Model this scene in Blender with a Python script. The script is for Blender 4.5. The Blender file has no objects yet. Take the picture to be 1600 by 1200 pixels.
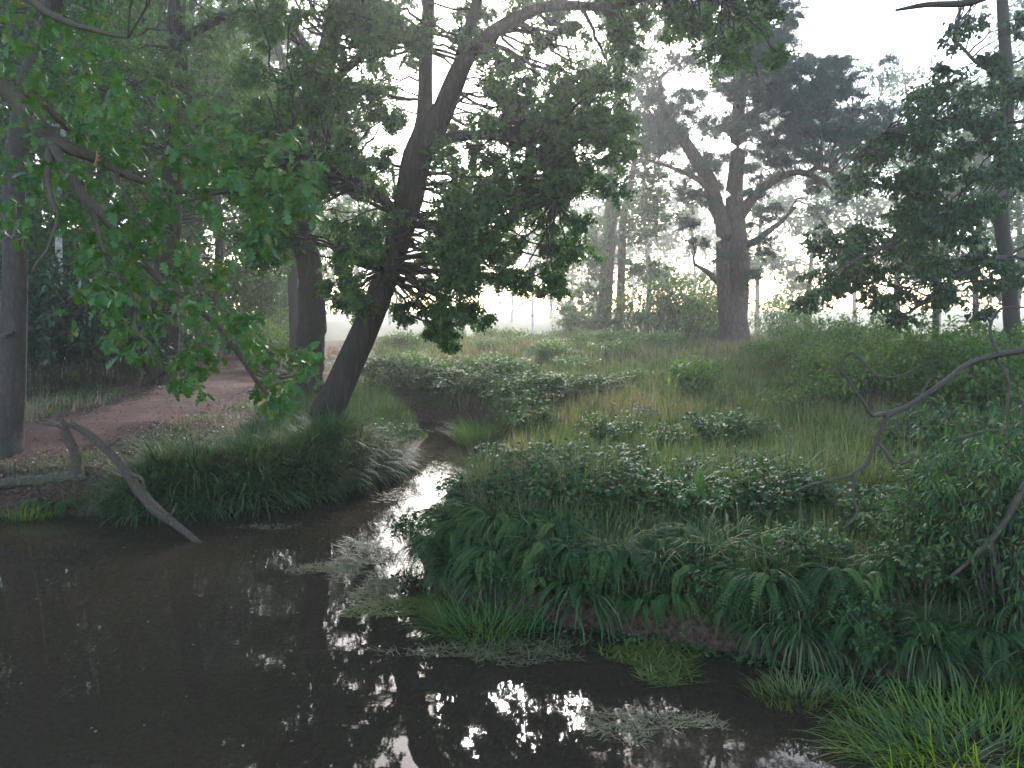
import bpy, math, random
import numpy as np
from mathutils import Vector, Matrix

R = math.radians
rng = np.random.default_rng(11)
random.seed(11)
scene = bpy.context.scene
C = scene.collection

# ------------------------------------------------------------------ camera
CAMZ, PITCH, FPX = 2.2, R(5.5), 1246.0
cam_d = bpy.data.cameras.new('camera')
cam = bpy.data.objects.new('camera', cam_d); C.objects.link(cam)
cam.location = (0, 0, CAMZ)
cam.rotation_euler = (R(90) - PITCH, 0, 0)
cam_d.sensor_fit = 'HORIZONTAL'; cam_d.sensor_width = 36.0
cam_d.lens = 36.0 * FPX / 1600.0
cam_d.clip_start = 0.05; cam_d.clip_end = 2000
scene.camera = cam

# ------------------------------------------------------------------ sky, sun, exposure
SUN_EL, SUN_AZ = R(27), R(0)
world = bpy.data.worlds.new('World'); scene.world = world; world.use_nodes = True
wn = world.node_tree.nodes; wl = world.node_tree.links
for n in list(wn): wn.remove(n)
sky = wn.new('ShaderNodeTexSky'); sky.sky_type = 'NISHITA'; sky.sun_disc = False
sky.sun_elevation = SUN_EL; sky.sun_rotation = SUN_AZ
sky.air_density = 1.0; sky.dust_density = 1.0; sky.ozone_density = 1.0
bg = wn.new('ShaderNodeBackground'); bg.inputs['Strength'].default_value = 0.15
wo = wn.new('ShaderNodeOutputWorld')
wl.new(sky.outputs[0], bg.inputs['Color']); wl.new(bg.outputs[0], wo.inputs['Surface'])
sun_d = bpy.data.lights.new('sun', 'SUN'); sun_d.energy = 1.4; sun_d.angle = R(10.0); sun_d.color = (1.0, 0.97, 0.94)
sun = bpy.data.objects.new('sun', sun_d); C.objects.link(sun)
sdir = Vector((math.sin(SUN_AZ) * math.cos(SUN_EL), math.cos(SUN_AZ) * math.cos(SUN_EL), math.sin(SUN_EL)))
sun.rotation_euler = (-sdir).to_track_quat('-Z', 'Y').to_euler()
sun.location = (0, 30, 30)
scene.view_settings.view_transform = 'Standard'
scene.view_settings.look = 'None'
scene.view_settings.exposure = 2.3
scene.view_settings.gamma = 1.0
scene.view_settings.use_curve_mapping = False
HAZE_DENSITY, HAZE_G = 0.0027, 0.72
cy = scene.cycles
cy.max_bounces = 6; cy.diffuse_bounces = 3; cy.glossy_bounces = 2; cy.transmission_bounces = 3
cy.volume_bounces = 1; cy.transparent_max_bounces = 6
cy.use_denoising = True
cy.sample_clamp_indirect = 6.0

# ------------------------------------------------------------------ pixel helpers (design time: photo pixels to metres)
cp, sp_ = math.cos(PITCH), math.sin(PITCH)
def ray(px, py):
    u = (px - 800.0) / FPX; v = (600.0 - py) / FPX
    return np.array([u, cp + v * sp_, -sp_ + v * cp])
def P(px, py, d):
    r = ray(px, py); t = d / r[1]
    return np.array([0, 0, CAMZ]) + r * t
def sm(a, b, x):
    t = np.clip((x - a) / (b - a), 0, 1); return t * t * (3 - 2 * t)

# ------------------------------------------------------------------ terrain
POND = np.array([(-4.3, -5), (-4.3, 1), (-4.5, 4), (-5.0, 5.8), (-5.7, 7.2), (-5.9, 8.1), (-5.26, 8.2), (-4.5, 8.25), (-3.8, 8.35), (-2.8, 8.7), (-2.1, 9.3),
    (-1.7, 10.3), (-1.5, 12.3), (-1.5, 13.6), (-1.8, 14.3), (-2.4, 14.9), (-2.7, 15.2), (-2.5, 15.5), (-1.9, 15.4), (-1.2, 15.0), (-0.75, 14.5), (-0.45, 13.6),
    (-0.05, 12.2), (-0.1, 10.6), (-0.45, 9.4), (-0.7, 8), (-0.8, 7), (-0.72, 6.3), (-0.42, 5.75), (0.0, 5.45), (0.8, 5.2), (1.37, 4.92), (1.9, 4.68),
    (2.3, 4.5), (3.0, 4.3), (4.0, 3.6), (4.3, 2), (4.3, -5)], float)
def pond_sd(x, y):
    """signed distance to the shoreline, negative in the water"""
    x = np.asarray(x, float); y = np.asarray(y, float)
    d2 = np.full(x.shape, 1e9); ins = np.zeros(x.shape, bool)
    n = len(POND)
    for i in range(n):
        ax, ay = POND[i]; bx, by = POND[(i + 1) % n]
        ex, ey = bx - ax, by - ay
        t = np.clip(((x - ax) * ex + (y - ay) * ey) / (ex * ex + ey * ey), 0, 1)
        d2 = np.minimum(d2, (x - ax - t * ex) ** 2 + (y - ay - t * ey) ** 2)
        c = ((ay > y) != (by > y))
        xi = (bx - ax) * (y - ay) / (by - ay + 1e-12) + ax
        ins ^= c & (x < xi)
    d = np.sqrt(d2)
    return np.where(ins, -d, d)
_ph = rng.uniform(0, 6.28, 40)
def wob(x, y, s, k=0):
    """cheap smooth noise in -1..1"""
    a = np.sin(x * 1.7 * s + _ph[k] + 1.3 * np.sin(y * 1.1 * s + _ph[k + 1]))
    b = np.sin(y * 1.9 * s + _ph[k + 2] + 1.1 * np.sin(x * 1.3 * s + _ph[k + 3]))
    c = np.sin((x + y) * 2.9 * s + _ph[k + 4]) * np.sin((x - y) * 2.3 * s + _ph[k + 5])
    return (a + b + c) / 3.0
def right_side(x, y):
    xs = np.interp(y, [0, 8, 12, 15, 18, 30, 60], [-1.5, -1.6, -0.9, -1.1, -3.0, -6.0, -9.0])
    return 1 / (1 + np.exp(-(x - xs) / 0.35))
def height(x, y):
    x = np.asarray(x, float); y = np.asarray(y, float)
    sd = pond_sd(x, y)
    w = right_side(x, y)
    left = 0.42 * sm(0, 0.55, sd) + 0.22 * sm(0.4, 2.8, sd) + 0.30 * sm(11, 20, y)
    right = 0.38 * sm(-0.05, 0.35, sd) + 0.12 * sm(0.3, 1.6, sd) + 0.28 * sm(1.2, 6.5, sd) + 0.22 * sm(8, 20, y) + 0.14 * np.exp(-((x - 3.5) / 5) ** 2 - ((y - 19) / 6) ** 2)
    land = left * (1 - w) + right * w
    bumps = 0.05 * wob(x, y, 0.6, 0) + 0.03 * wob(x, y, 1.7, 6) + 0.012 * wob(x, y, 4.3, 12)
    far = -1.3 * sm(26, 60, y) + 1.6 * sm(90, 150, np.hypot(x, y))
    land = land + bumps * sm(0.1, 1.0, sd) + far
    bed = -0.55 * sm(0, 1.6, -sd) - 0.02 + 0.02 * wob(x, y, 3.0, 18)
    return np.where(sd > 0, land - 0.02 * (1 - sm(0, 0.1, sd)), bed)
def hz(x, y): return float(height(np.array([x]), np.array([y]))[0])
def G(px, py):
    """where the sight line of a photo pixel meets the ground"""
    r = ray(px, py)
    ts = np.arange(2.5, 90, 0.02)
    p = np.array([0, 0, CAMZ]) + ts[:, None] * r
    h = np.maximum(height(p[:, 0], p[:, 1]), 0.0)
    k = np.argmax(p[:, 2] <= h) if (p[:, 2] <= h).any() else len(ts) - 1
    return np.array([p[k, 0], p[k, 1], h[k]])
def gx(px, d):
    """ground point at photo column px and distance d"""
    x = (px - 800.0) / FPX * d / (cp) ; z = hz(x, d)
    return np.array([x, d, max(z, 0.0)])

# ------------------------------------------------------------------ mesh helpers
def np_mesh(name, V, F, mat=None, smooth=False):
    V = np.ascontiguousarray(V, np.float32); F = np.ascontiguousarray(F, np.int32)
    m = bpy.data.meshes.new(name)
    m.vertices.add(len(V)); m.vertices.foreach_set('co', V.ravel())
    k = F.shape[1]
    m.loops.add(F.size); m.loops.foreach_set('vertex_index', F.ravel())
    m.polygons.add(len(F)); m.polygons.foreach_set('loop_start', np.arange(0, F.size, k, dtype=np.int32))
    try: m.polygons.foreach_set('loop_total', np.full(len(F), k, np.int32))
    except Exception: pass
    if smooth: m.polygons.foreach_set('use_smooth', np.ones(len(F), bool))
    m.update(calc_edges=True)
    if mat: m.materials.append(mat)
    return m
class Acc:
    """collects vertex and face arrays"""
    def __init__(s): s.V = []; s.F = []; s.n = 0
    def add(s, V, F):
        s.V.append(np.asarray(V, float).reshape(-1, 3)); s.F.append(np.asarray(F, int) + s.n); s.n += len(s.V[-1])
    def mesh(s, name, mat, smooth=False):
        return np_mesh(name, np.concatenate(s.V), np.concatenate(s.F), mat, smooth)
def link(name, mesh, parent=None, loc=(0, 0, 0), rot=(0, 0, 0), sc=(1, 1, 1)):
    o = bpy.data.objects.new(name, mesh); C.objects.link(o)
    o.parent = parent; o.location = loc; o.rotation_euler = rot; o.scale = sc
    return o
def empty(name, loc, rz=0, sc=1.0):
    o = bpy.data.objects.new(name, None); C.objects.link(o); o.location = loc; o.rotation_euler = (0, 0, rz); o.empty_display_size = 0.2
    o.scale = (sc, sc, sc) if np.isscalar(sc) else sc
    return o
def tag(o, label=None, cat=None, group=None, kind=None):
    if label: o['label'] = label
    if cat: o['category'] = cat
    if group: o['group'] = group
    if kind: o['kind'] = kind
    return o
def copy_tree(root):
    r = root.copy(); C.objects.link(r)
    for ch in root.children:
        c = ch.copy(); C.objects.link(c); c.parent = r
        for g in ch.children:
            d = g.copy(); C.objects.link(d); d.parent = c
    return r
def unit(a): return a / (np.linalg.norm(a, axis=-1, keepdims=True) + 1e-9)
def tubes(Pts, Rad, sides=6, cap=True):
    """batch of tubes: Pts (n,k,3), Rad (n,k) -> V, quads"""
    Pts = np.asarray(Pts, float); Rad = np.asarray(Rad, float)
    if Pts.ndim == 2: Pts = Pts[None]; Rad = Rad[None]
    n, k, _ = Pts.shape
    T = np.gradient(Pts, axis=1); T = unit(T)
    ref = np.where(np.abs(T[:, :1, 2:3]) > 0.8, np.array([1.0, 0, 0]), np.array([0, 0, 1.0]))
    ref = np.broadcast_to(ref, T.shape)
    A = unit(np.cross(T, ref)); B = np.cross(T, A)
    ang = np.linspace(0, 2 * np.pi, sides, endpoint=False)
    ring = Pts[:, :, None] + Rad[:, :, None, None] * (A[:, :, None] * np.cos(ang)[:, None] + B[:, :, None] * np.sin(ang)[:, None])
    V = ring.reshape(-1, 3)
    i = np.arange(n)[:, None, None] * k * sides; j = np.arange(k - 1)[None, :, None] * sides
    s = np.arange(sides)[None, None]; s2 = (s + 1) % sides
    F = np.stack([i + j + s, i + j + s2, i + j + sides + s2, i + j + sides + s], -1).reshape(-1, 4)
    return V, F
def spline(pts, n):
    """Catmull-Rom through pts (any columns) resampled to n points"""
    p = np.asarray(pts, float)
    p = np.vstack([2 * p[0] - p[1], p, 2 * p[-1] - p[-2]])
    m = len(p) - 3
    t = np.linspace(0, m - 1e-6, n); i = t.astype(int); f = (t - i)[:, None]
    p0, p1, p2, p3 = p[i], p[i + 1], p[i + 2], p[i + 3]
    return 0.5 * (2 * p1 + (p2 - p0) * f + (2 * p0 - 5 * p1 + 4 * p2 - p3) * f ** 2 + (3 * p1 - p0 - 3 * p2 + p3) * f ** 3)
def rough_tube(path, n=40, sides=14, amp=0.06, wig=0.0, flare=None, seed=0):
    """path rows (x,y,z,r): a knobbly limb"""
    s = spline(path, n); c = s[:, :3].copy(); r = np.maximum(s[:, 3], 0.001)
    g = np.random.default_rng(seed + 5)
    if wig:
        w = g.normal(0, 1, (n, 3)); 
        for _ in range(7): w[1:-1] = (w[:-2] + w[1:-1] + w[2:]) / 3
        w *= 1.4; w[:1] = 0; c += w * wig * r[:, None] * 2
    V, F = tubes(c, r, sides)
    V = V.reshape(n, sides, 3)
    ph = g.uniform(0, 6.28, 4)
    ang = np.linspace(0, 2 * np.pi, sides, endpoint=False)[None]
    zz = np.arange(n)[:, None] / n * 9
    k = 1 + amp * (np.sin(3 * ang + ph[0] + zz * .6) + 0.7 * np.sin(5 * ang + ph[1] - zz) + 0.6 * np.sin(2 * ang + zz * 1.7 + ph[2]))
    V = c[:, None] + (V - c[:, None]) * k[..., None]
    return V.reshape(-1, 3), F
def place_leaves(tv, tf, pos, axis, nrm, size):
    """template verts (x length, y width, z normal) set at every position"""
    n = len(pos)
    X = unit(axis); Z = unit(nrm - (nrm * X).sum(-1, keepdims=True) * X); Y = np.cross(Z, X)
    M = np.stack([X, Y, Z], 1) * np.asarray(size, float).reshape(-1, 1, 1)
    V = np.einsum('vk,nkj->nvj', tv, M) + pos[:, None]
    F = tf[None] + (np.arange(n) * len(tv))[:, None, None]
    return V.reshape(-1, 3), F.reshape(-1, tf.shape[1])
def rdirs(n, g=None):
    return unit((g or rng).normal(size=(n, 3)))

# leaf templates ------------------------------------------------------------
def oak_leaf(detail=2, fold=0.25, curl=0.12):
    if detail == 2:
        half = [(0.10, .015), (0.14, .07), (0.22, .16), (0.28, .055), (0.37, .20), (0.45, .27), (0.51, .08), (0.60, .28), (0.68, .33), (0.745, .10), (0.84, .24), (0.93, .17), (1.0, .03)]
    else:
        half = [(0.1, .02), (0.24, .15), (0.31, .07), (0.48, .28), (0.55, .12), (0.72, .32), (0.80, .14), (1.0, .06)]
    tv = []; tf = []
    for (x, w) in half: tv.append((x, 0, -curl * x * x))
    n = len(half)
    for s in (1, -1):
        b = len(tv)
        for (x, w) in half: tv.append((x + 0.02, s * w, fold * w - curl * x * x))
        for i in range(n - 1):
            q = (i, i + 1, b + i + 1, b + i) if s > 0 else (i + 1, i, b + i, b + i + 1)
            tf += [(q[0], q[1], q[2]), (q[0], q[2], q[3])]
    return np.array(tv, float), np.array(tf)
OAK2 = oak_leaf(2)
OAK1 = (np.array([(.06, 0, 0), (.4, 0, -.03), (.72, 0, -.1), (1.02, 0, -.2), (.30, .2, .06), (.66, .33, .04), (.93, .18, -.1), (.30, -.2, .06), (.66, -.33, .04), (.93, -.18, -.1)]),
        np.array([(0, 1, 4), (1, 2, 5), (2, 3, 6), (1, 0, 7), (2, 1, 8), (3, 2, 9)]))
def ell_leaf(w=0.28, fold=0.3, curl=0.2):
    tv = np.array([(0, 0, 0), (0.45, 0, -curl * .1), (1, 0, -curl), (0.35, w, fold * w), (0.75, w * .7, fold * w - curl * .5), (0.35, -w, fold * w), (0.75, -w * .7, fold * w - curl * .5)])
    tf = np.array([(0, 1, 3), (1, 4, 3), (1, 2, 4), (0, 5, 1), (1, 5, 6), (1, 6, 2)])
    return tv, tf
ELL = ell_leaf(); NARROW = ell_leaf(0.12, .3, .35)
RHOMB = (np.array([(0, 0, 0), (0.45, .3, .08), (1, 0, -.08), (0.45, -.3, .08)]), np.array([(0, 2, 1), (0, 3, 2)]))
def spray_tpl(seed, n=5):
    """a small sprig of n pointed leaves, for crowns far away"""
    g = np.random.default_rng(seed); tv = []; tf = []
    for i in range(n):
        a = g.uniform(-1.2, 1.2); L = g.uniform(.45, .8); x0 = g.uniform(0, .45); tilt = g.uniform(-.5, .5)
        d = np.array([math.cos(a), math.sin(a), tilt]); s = np.array([-math.sin(a), math.cos(a), g.uniform(-.4, .4)])
        o = np.array([x0, 0, 0]); b = len(tv)
        tv += [o, o + d * L * .5 + s * L * .24, o + d * L, o + d * L * .5 - s * L * .24]
        tf += [(b, b + 2, b + 1), (b, b + 3, b + 2)]
    return np.array(tv), np.array(tf)
def tuft_tpl(seed, n=10):
    """needle tuft of a pine"""
    g = np.random.default_rng(seed); tv = []; tf = []
    for i in range(n):
        d = unit(np.array([g.uniform(.3, 1.0), g.normal(0, .6), g.normal(0, .6)])); s = unit(np.cross(d, g.normal(size=3)))
        b = len(tv); tv += [s * .035, -s * .035, d * g.uniform(.7, 1.1)]; tf.append((b, b + 1, b + 2))
    return np.array(tv), np.array(tf)

# ------------------------------------------------------------------ materials
def new_mat(name):
    m = bpy.data.materials.new(name); m.use_nodes = True
    nt = m.node_tree
    for n in list(nt.nodes): nt.nodes.remove(n)
    return m, nt, nt.nodes, nt.links
def ramp(nodes, stops):
    r = nodes.new('ShaderNodeValToRGB'); e = r.color_ramp.elements
    while len(e) < len(stops): e.new(0.5)
    for el, (p, c) in zip(e, stops): el.position = p; el.color = (*c, 1)
    return r
def leaf_mat(name, cols, transl=0.35, rough=0.42, tcol=None, spec=0.5, per_object=False):
    m, nt, N, L = new_mat(name)
    geo = N.new('ShaderNodeNewGeometry')
    rp = ramp(N, [(i / (len(cols) - 1), c) for i, c in enumerate(cols)])
    if per_object:
        oi = N.new('ShaderNodeObjectInfo'); L.new(oi.outputs['Random'], rp.inputs[0])
    else: L.new(geo.outputs['Random Per Island'], rp.inputs[0])
    pr = N.new('ShaderNodeBsdfPrincipled'); pr.inputs['Roughness'].default_value = rough
    pr.inputs['Specular IOR Level'].default_value = spec
    L.new(rp.outputs[0], pr.inputs['Base Color'])
    tr = N.new('ShaderNodeBsdfTranslucent')
    mul = N.new('ShaderNodeMix'); mul.data_type = 'RGBA'; mul.blend_type = 'MULTIPLY'; mul.inputs[0].default_value = 1.0
    L.new(rp.outputs[0], mul.inputs[6]); mul.inputs[7].default_value = (*(tcol or (1.7, 1.9, 0.6)), 1)
    L.new(mul.outputs[2], tr.inputs['Color'])
    mx = N.new('ShaderNodeMixShader'); mx.inputs[0].default_value = transl
    L.new(pr.outputs[0], mx.inputs[1]); L.new(tr.outputs[0], mx.inputs[2])
    out = N.new('ShaderNodeOutputMaterial'); L.new(mx.outputs[0], out.inputs['Surface'])
    return m
def bark_mat(name, c1, c2, moss=(0.05, 0.065, 0.02), moss_amt=0.35, scale=9.0, stretch=0.18, bump=0.6, rough=0.9):
    m, nt, N, L = new_mat(name)
    tc = N.new('ShaderNodeTexCoord'); mp = N.new('ShaderNodeMapping'); mp.inputs['Scale'].default_value = (1, 1, stretch)
    L.new(tc.outputs['Object'], mp.inputs[0])
    vo = N.new('ShaderNodeTexVoronoi'); vo.feature = 'DISTANCE_TO_EDGE'; vo.inputs['Scale'].default_value = scale * 1.6
    no = N.new('ShaderNodeTexNoise'); no.inputs['Scale'].default_value = scale; no.inputs['Detail'].default_value = 6
    wr = N.new('ShaderNodeVectorMath'); wr.operation = 'ADD'
    L.new(mp.outputs[0], no.inputs['Vector'])
    sc = N.new('ShaderNodeVectorMath'); sc.operation = 'SCALE'; sc.inputs['Scale'].default_value = 0.12
    L.new(no.outputs['Color'], sc.inputs[0]); L.new(mp.outputs[0], wr.inputs[0]); L.new(sc.outputs[0], wr.inputs[1]); L.new(wr.outputs[0], vo.inputs['Vector'])
    rp = ramp(N, [(0.0, c1), (0.35, c2), (1.0, tuple(min(1, v * 1.35) for v in c2))])
    mth = N.new('ShaderNodeMath'); mth.operation = 'MULTIPLY_ADD'; mth.inputs[1].default_value = 2.2; L.new(vo.outputs['Distance'], mth.inputs[0]); 
    nm = N.new('ShaderNodeMath'); nm.operation = 'MULTIPLY'; nm.inputs[1].default_value = 0.45; L.new(no.outputs['Fac'], nm.inputs[0]); L.new(nm.outputs[0], mth.inputs[2])
    L.new(mth.outputs[0], rp.inputs[0])
    n2 = N.new('ShaderNodeTexNoise'); n2.inputs['Scale'].default_value = 2.3; n2.inputs['Detail'].default_value = 5; L.new(tc.outputs['Object'], n2.inputs['Vector'])
    r2 = ramp(N, [(0.48, (0, 0, 0)), (0.66, (1, 1, 1))]); L.new(n2.outputs['Fac'], r2.inputs[0])
    mm = N.new('ShaderNodeMath'); mm.operation = 'MULTIPLY'; mm.inputs[1].default_value = moss_amt; L.new(r2.outputs[0], mm.inputs[0])
    mx = N.new('ShaderNodeMix'); mx.data_type = 'RGBA'; L.new(mm.outputs[0], mx.inputs[0]); L.new(rp.outputs[0], mx.inputs[6]); mx.inputs[7].default_value = (*moss, 1)
    pr = N.new('ShaderNodeBsdfPrincipled'); pr.inputs['Roughness'].default_value = rough; pr.inputs['Specular IOR Level'].default_value = 0.2
    L.new(mx.outputs[2], pr.inputs['Base Color'])
    bp = N.new('ShaderNodeBump'); bp.inputs['Strength'].default_value = bump; bp.inputs['Distance'].default_value = 0.04
    L.new(mth.outputs[0], bp.inputs['Height']); L.new(bp.outputs[0], pr.inputs['Normal'])
    out = N.new('ShaderNodeOutputMaterial'); L.new(pr.outputs[0], out.inputs['Surface'])
    return m
M = {}
M['oak'] = leaf_mat('oak_leaf', [(0.014, 0.039, 0.014), (0.030, 0.076, 0.021), (0.048, 0.109, 0.025), (0.075, 0.138, 0.032)], 0.38, 0.45, spec=.35)
M['oak_near'] = leaf_mat('oak_leaf_near', [(0.028, 0.085, 0.018), (0.04, 0.12, 0.022), (0.05, 0.13, 0.024), (0.11, 0.13, 0.025)], 0.45, 0.4, (1.9, 1.9, 0.5))
M['wood_leaf'] = leaf_mat('wood_leaf', [(0.02, 0.05, 0.016), (0.035, 0.085, 0.022), (0.06, 0.12, 0.03), (0.08, 0.13, 0.032)], 0.4, 0.5)
M['thicket'] = leaf_mat('thicket_leaf', [(0.014, 0.036, 0.014), (0.03, 0.07, 0.02), (0.05, 0.10, 0.026), (0.075, 0.125, 0.035)], 0.25, 0.65, spec=.15)
M['dark_leaf'] = leaf_mat('dark_leaf', [(0.012, 0.032, 0.014), (0.02, 0.05, 0.02), (0.03, 0.065, 0.024)], 0.2, 0.38)
M['birch_leaf'] = leaf_mat('birch_leaf', [(0.014, 0.035, 0.013), (0.04, 0.085, 0.025), (0.06, 0.105, 0.03)], 0.35, 0.4)
M['needle'] = leaf_mat('pine_needle', [(0.02, 0.05, 0.032), (0.03, 0.068, 0.042), (0.042, 0.08, 0.05)], 0.15, 0.5)
M['bramble'] = leaf_mat('bramble_leaf', [(0.014, 0.042, 0.019), (0.036, 0.084, 0.029), (0.054, 0.120, 0.036), (0.102, 0.132, 0.042)], 0.25, 0.58, spec=0.25)
M['meadow_leaf'] = leaf_mat('meadow_leaf', [(0.048, 0.102, 0.030), (0.072, 0.144, 0.036), (0.096, 0.168, 0.042), (0.144, 0.168, 0.048)], 0.35, 0.58, spec=0.25)
M['fern'] = leaf_mat('fern_frond', [(0.015, 0.035, 0.013), (0.033, 0.075, 0.020), (0.050, 0.106, 0.027), (0.094, 0.144, 0.037), (0.018, 0.044, 0.015)], 0.25, 0.6, spec=.2, per_object=True)
M['fern_light'] = leaf_mat('fern_frond_pale', [(0.05, 0.13, 0.02), (0.07, 0.16, 0.025)], 0.35, 0.5)
M['sedge'] = leaf_mat('sedge_blade', [(0.011, 0.032, 0.014), (0.034, 0.078, 0.028), (0.063, 0.121, 0.040), (0.127, 0.127, 0.057), (0.016, 0.041, 0.016)], 0.2, 0.65, spec=.2)
M['grass'] = leaf_mat('grass_blade', [(0.04, 0.08, 0.026), (0.08, 0.135, 0.042), (0.13, 0.175, 0.06), (0.22, 0.21, 0.09), (0.065, 0.11, 0.035)], 0.3, 0.6, (1.5, 1.5, .8), spec=.25)
M['straw'] = leaf_mat('straw_grass', [(0.161, 0.115, 0.057), (0.391, 0.287, 0.172), (0.230, 0.196, 0.081), (0.345, 0.230, 0.138), (0.115, 0.115, 0.046)], 0.3, 0.6, (1.2, 1.1, 0.8))
M['bright_grass'] = leaf_mat('bright_grass', [(0.09, 0.17, 0.02), (0.13, 0.21, 0.02), (0.18, 0.20, 0.03)], 0.4, 0.5)
M['weed'] = leaf_mat('water_weed', [(0.10, 0.10, 0.04), (0.16, 0.15, 0.07), (0.20, 0.17, 0.09), (0.09, 0.12, 0.03)], 0.2, 0.5, (1.2, 1.1, 0.8))
M['weed_green'] = leaf_mat('water_weed_green', [(0.08, 0.12, 0.02), (0.12, 0.14, 0.03), (0.14, 0.13, 0.03)], 0.2, 0.5)
M['cress'] = leaf_mat('cress', [(0.03, 0.11, 0.035), (0.05, 0.15, 0.05)], 0.3, 0.4)
M['litter'] = leaf_mat('litter', [(0.10, 0.05, 0.03), (0.16, 0.09, 0.05), (0.24, 0.15, 0.08), (0.08, 0.05, 0.035)], 0.1, 0.6, (1, 1, 1))
M['brown_leaf'] = leaf_mat('withered_leaf', [(0.35, 0.14, 0.05), (0.42, 0.2, 0.08)], 0.3, 0.5, (1.2, 1, .8))
M['fleck'] = leaf_mat('fleck', [(0.06, 0.05, 0.03), (0.35, 0.33, 0.29), (0.12, 0.1, 0.06), (0.08, 0.06, 0.04)], 0.1, 0.5, (1, 1, 1))
M['oak_bark'] = bark_mat('oak_bark', (0.012, 0.009, 0.007), (0.042, 0.032, 0.025), moss=(0.03, 0.036, 0.014), moss_amt=0.35)
M['dark_bark'] = bark_mat('dark_bark', (0.012, 0.009, 0.007), (0.042, 0.03, 0.025), moss_amt=0.4, scale=11)
M['grey_bark'] = bark_mat('grey_bark', (0.035, 0.027, 0.022), (0.062, 0.048, 0.04), moss=(0.04, 0.05, 0.028), moss_amt=0.6, scale=12, stretch=0.35, bump=0.2)
M['pine_bark'] = bark_mat('pine_bark', (0.03, 0.02, 0.018), (0.12, 0.075, 0.06), moss_amt=0.1, scale=7, stretch=0.3)
M['birch_bark'] = bark_mat('birch_bark', (0.10, 0.09, 0.08), (0.6, 0.58, 0.54), moss=(0.03, 0.03, 0.03), moss_amt=0.8, scale=4, stretch=2.5, bump=0.2)
M['dead_wood'] = bark_mat('dead_wood', (0.05, 0.034, 0.024), (0.15, 0.11, 0.08), moss=(0.12, 0.13, 0.095), moss_amt=0.35, scale=22, stretch=0.12, bump=1.0)
M['log_bark'] = bark_mat('log_bark', (0.025, 0.018, 0.014), (0.085, 0.06, 0.042), moss=(0.06, 0.08, 0.04), moss_amt=0.5, scale=9, stretch=0.4)
M['twig'] = bark_mat('twig_bark', (0.03, 0.022, 0.018), (0.07, 0.052, 0.042), moss=(0.06, 0.07, 0.04), moss_amt=0.3, scale=30, bump=0.2)
M['twig_brown'] = bark_mat('twig_brown', (0.035, 0.024, 0.018), (0.09, 0.065, 0.05), moss=(0.09, 0.09, 0.05), moss_amt=0.5, scale=30, bump=0.2)

def ground_mat():
    m, nt, N, L = new_mat('ground_soil')
    tc = N.new('ShaderNodeTexCoord')
    a = N.new('ShaderNodeAttribute'); a.attribute_name = 'bare'
    n1 = N.new('ShaderNodeTexNoise'); n1.inputs['Scale'].default_value = 1.1; n1.inputs['Detail'].default_value = 8; L.new(tc.outputs['Object'], n1.inputs['Vector'])
    n2 = N.new('ShaderNodeTexNoise'); n2.inputs['Scale'].default_value = 26; n2.inputs['Detail'].default_value = 6; L.new(tc.outputs['Object'], n2.inputs['Vector'])
    soil = ramp(N, [(0.3, (0.035, 0.02, 0.015)), (0.5, (0.085, 0.048, 0.036)), (0.7, (0.15, 0.09, 0.065))]); L.new(n2.outputs['Fac'], soil.inputs[0])
    turf = ramp(N, [(0.3, (0.025, 0.035, 0.012)), (0.5, (0.055, 0.07, 0.022)), (0.7, (0.11, 0.09, 0.04))]); L.new(n2.outputs['Fac'], turf.inputs[0])
    ad = N.new('ShaderNodeMath'); ad.operation = 'ADD'; L.new(a.outputs['Fac'], ad.inputs[0])
    s = N.new('ShaderNodeMath'); s.operation = 'MULTIPLY_ADD'; s.inputs[1].default_value = 1.6; s.inputs[2].default_value = -0.8; L.new(n1.outputs['Fac'], s.inputs[0]); L.new(s.outputs[0], ad.inputs[1])
    ms = ramp(N, [(0.4, (0, 0, 0)), (0.6, (1, 1, 1))]); L.new(ad.outputs[0], ms.inputs[0])
    mx = N.new('ShaderNodeMix'); mx.data_type = 'RGBA'; L.new(ms.outputs[0], mx.inputs[0]); L.new(turf.outputs[0], mx.inputs[6]); L.new(soil.outputs[0], mx.inputs[7])
    pr = N.new('ShaderNodeBsdfPrincipled'); pr.inputs['Roughness'].default_value = 0.95; pr.inputs['Specular IOR Level'].default_value = 0.15
    L.new(mx.outputs[2], pr.inputs['Base Color'])
    bp = N.new('ShaderNodeBump'); bp.inputs['Strength'].default_value = 0.8; bp.inputs['Distance'].default_value = 0.05
    L.new(n2.outputs['Fac'], bp.inputs['Height']); L.new(bp.outputs[0], pr.inputs['Normal'])
    out = N.new('ShaderNodeOutputMaterial'); L.new(pr.outputs[0], out.inputs['Surface'])
    return m
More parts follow.
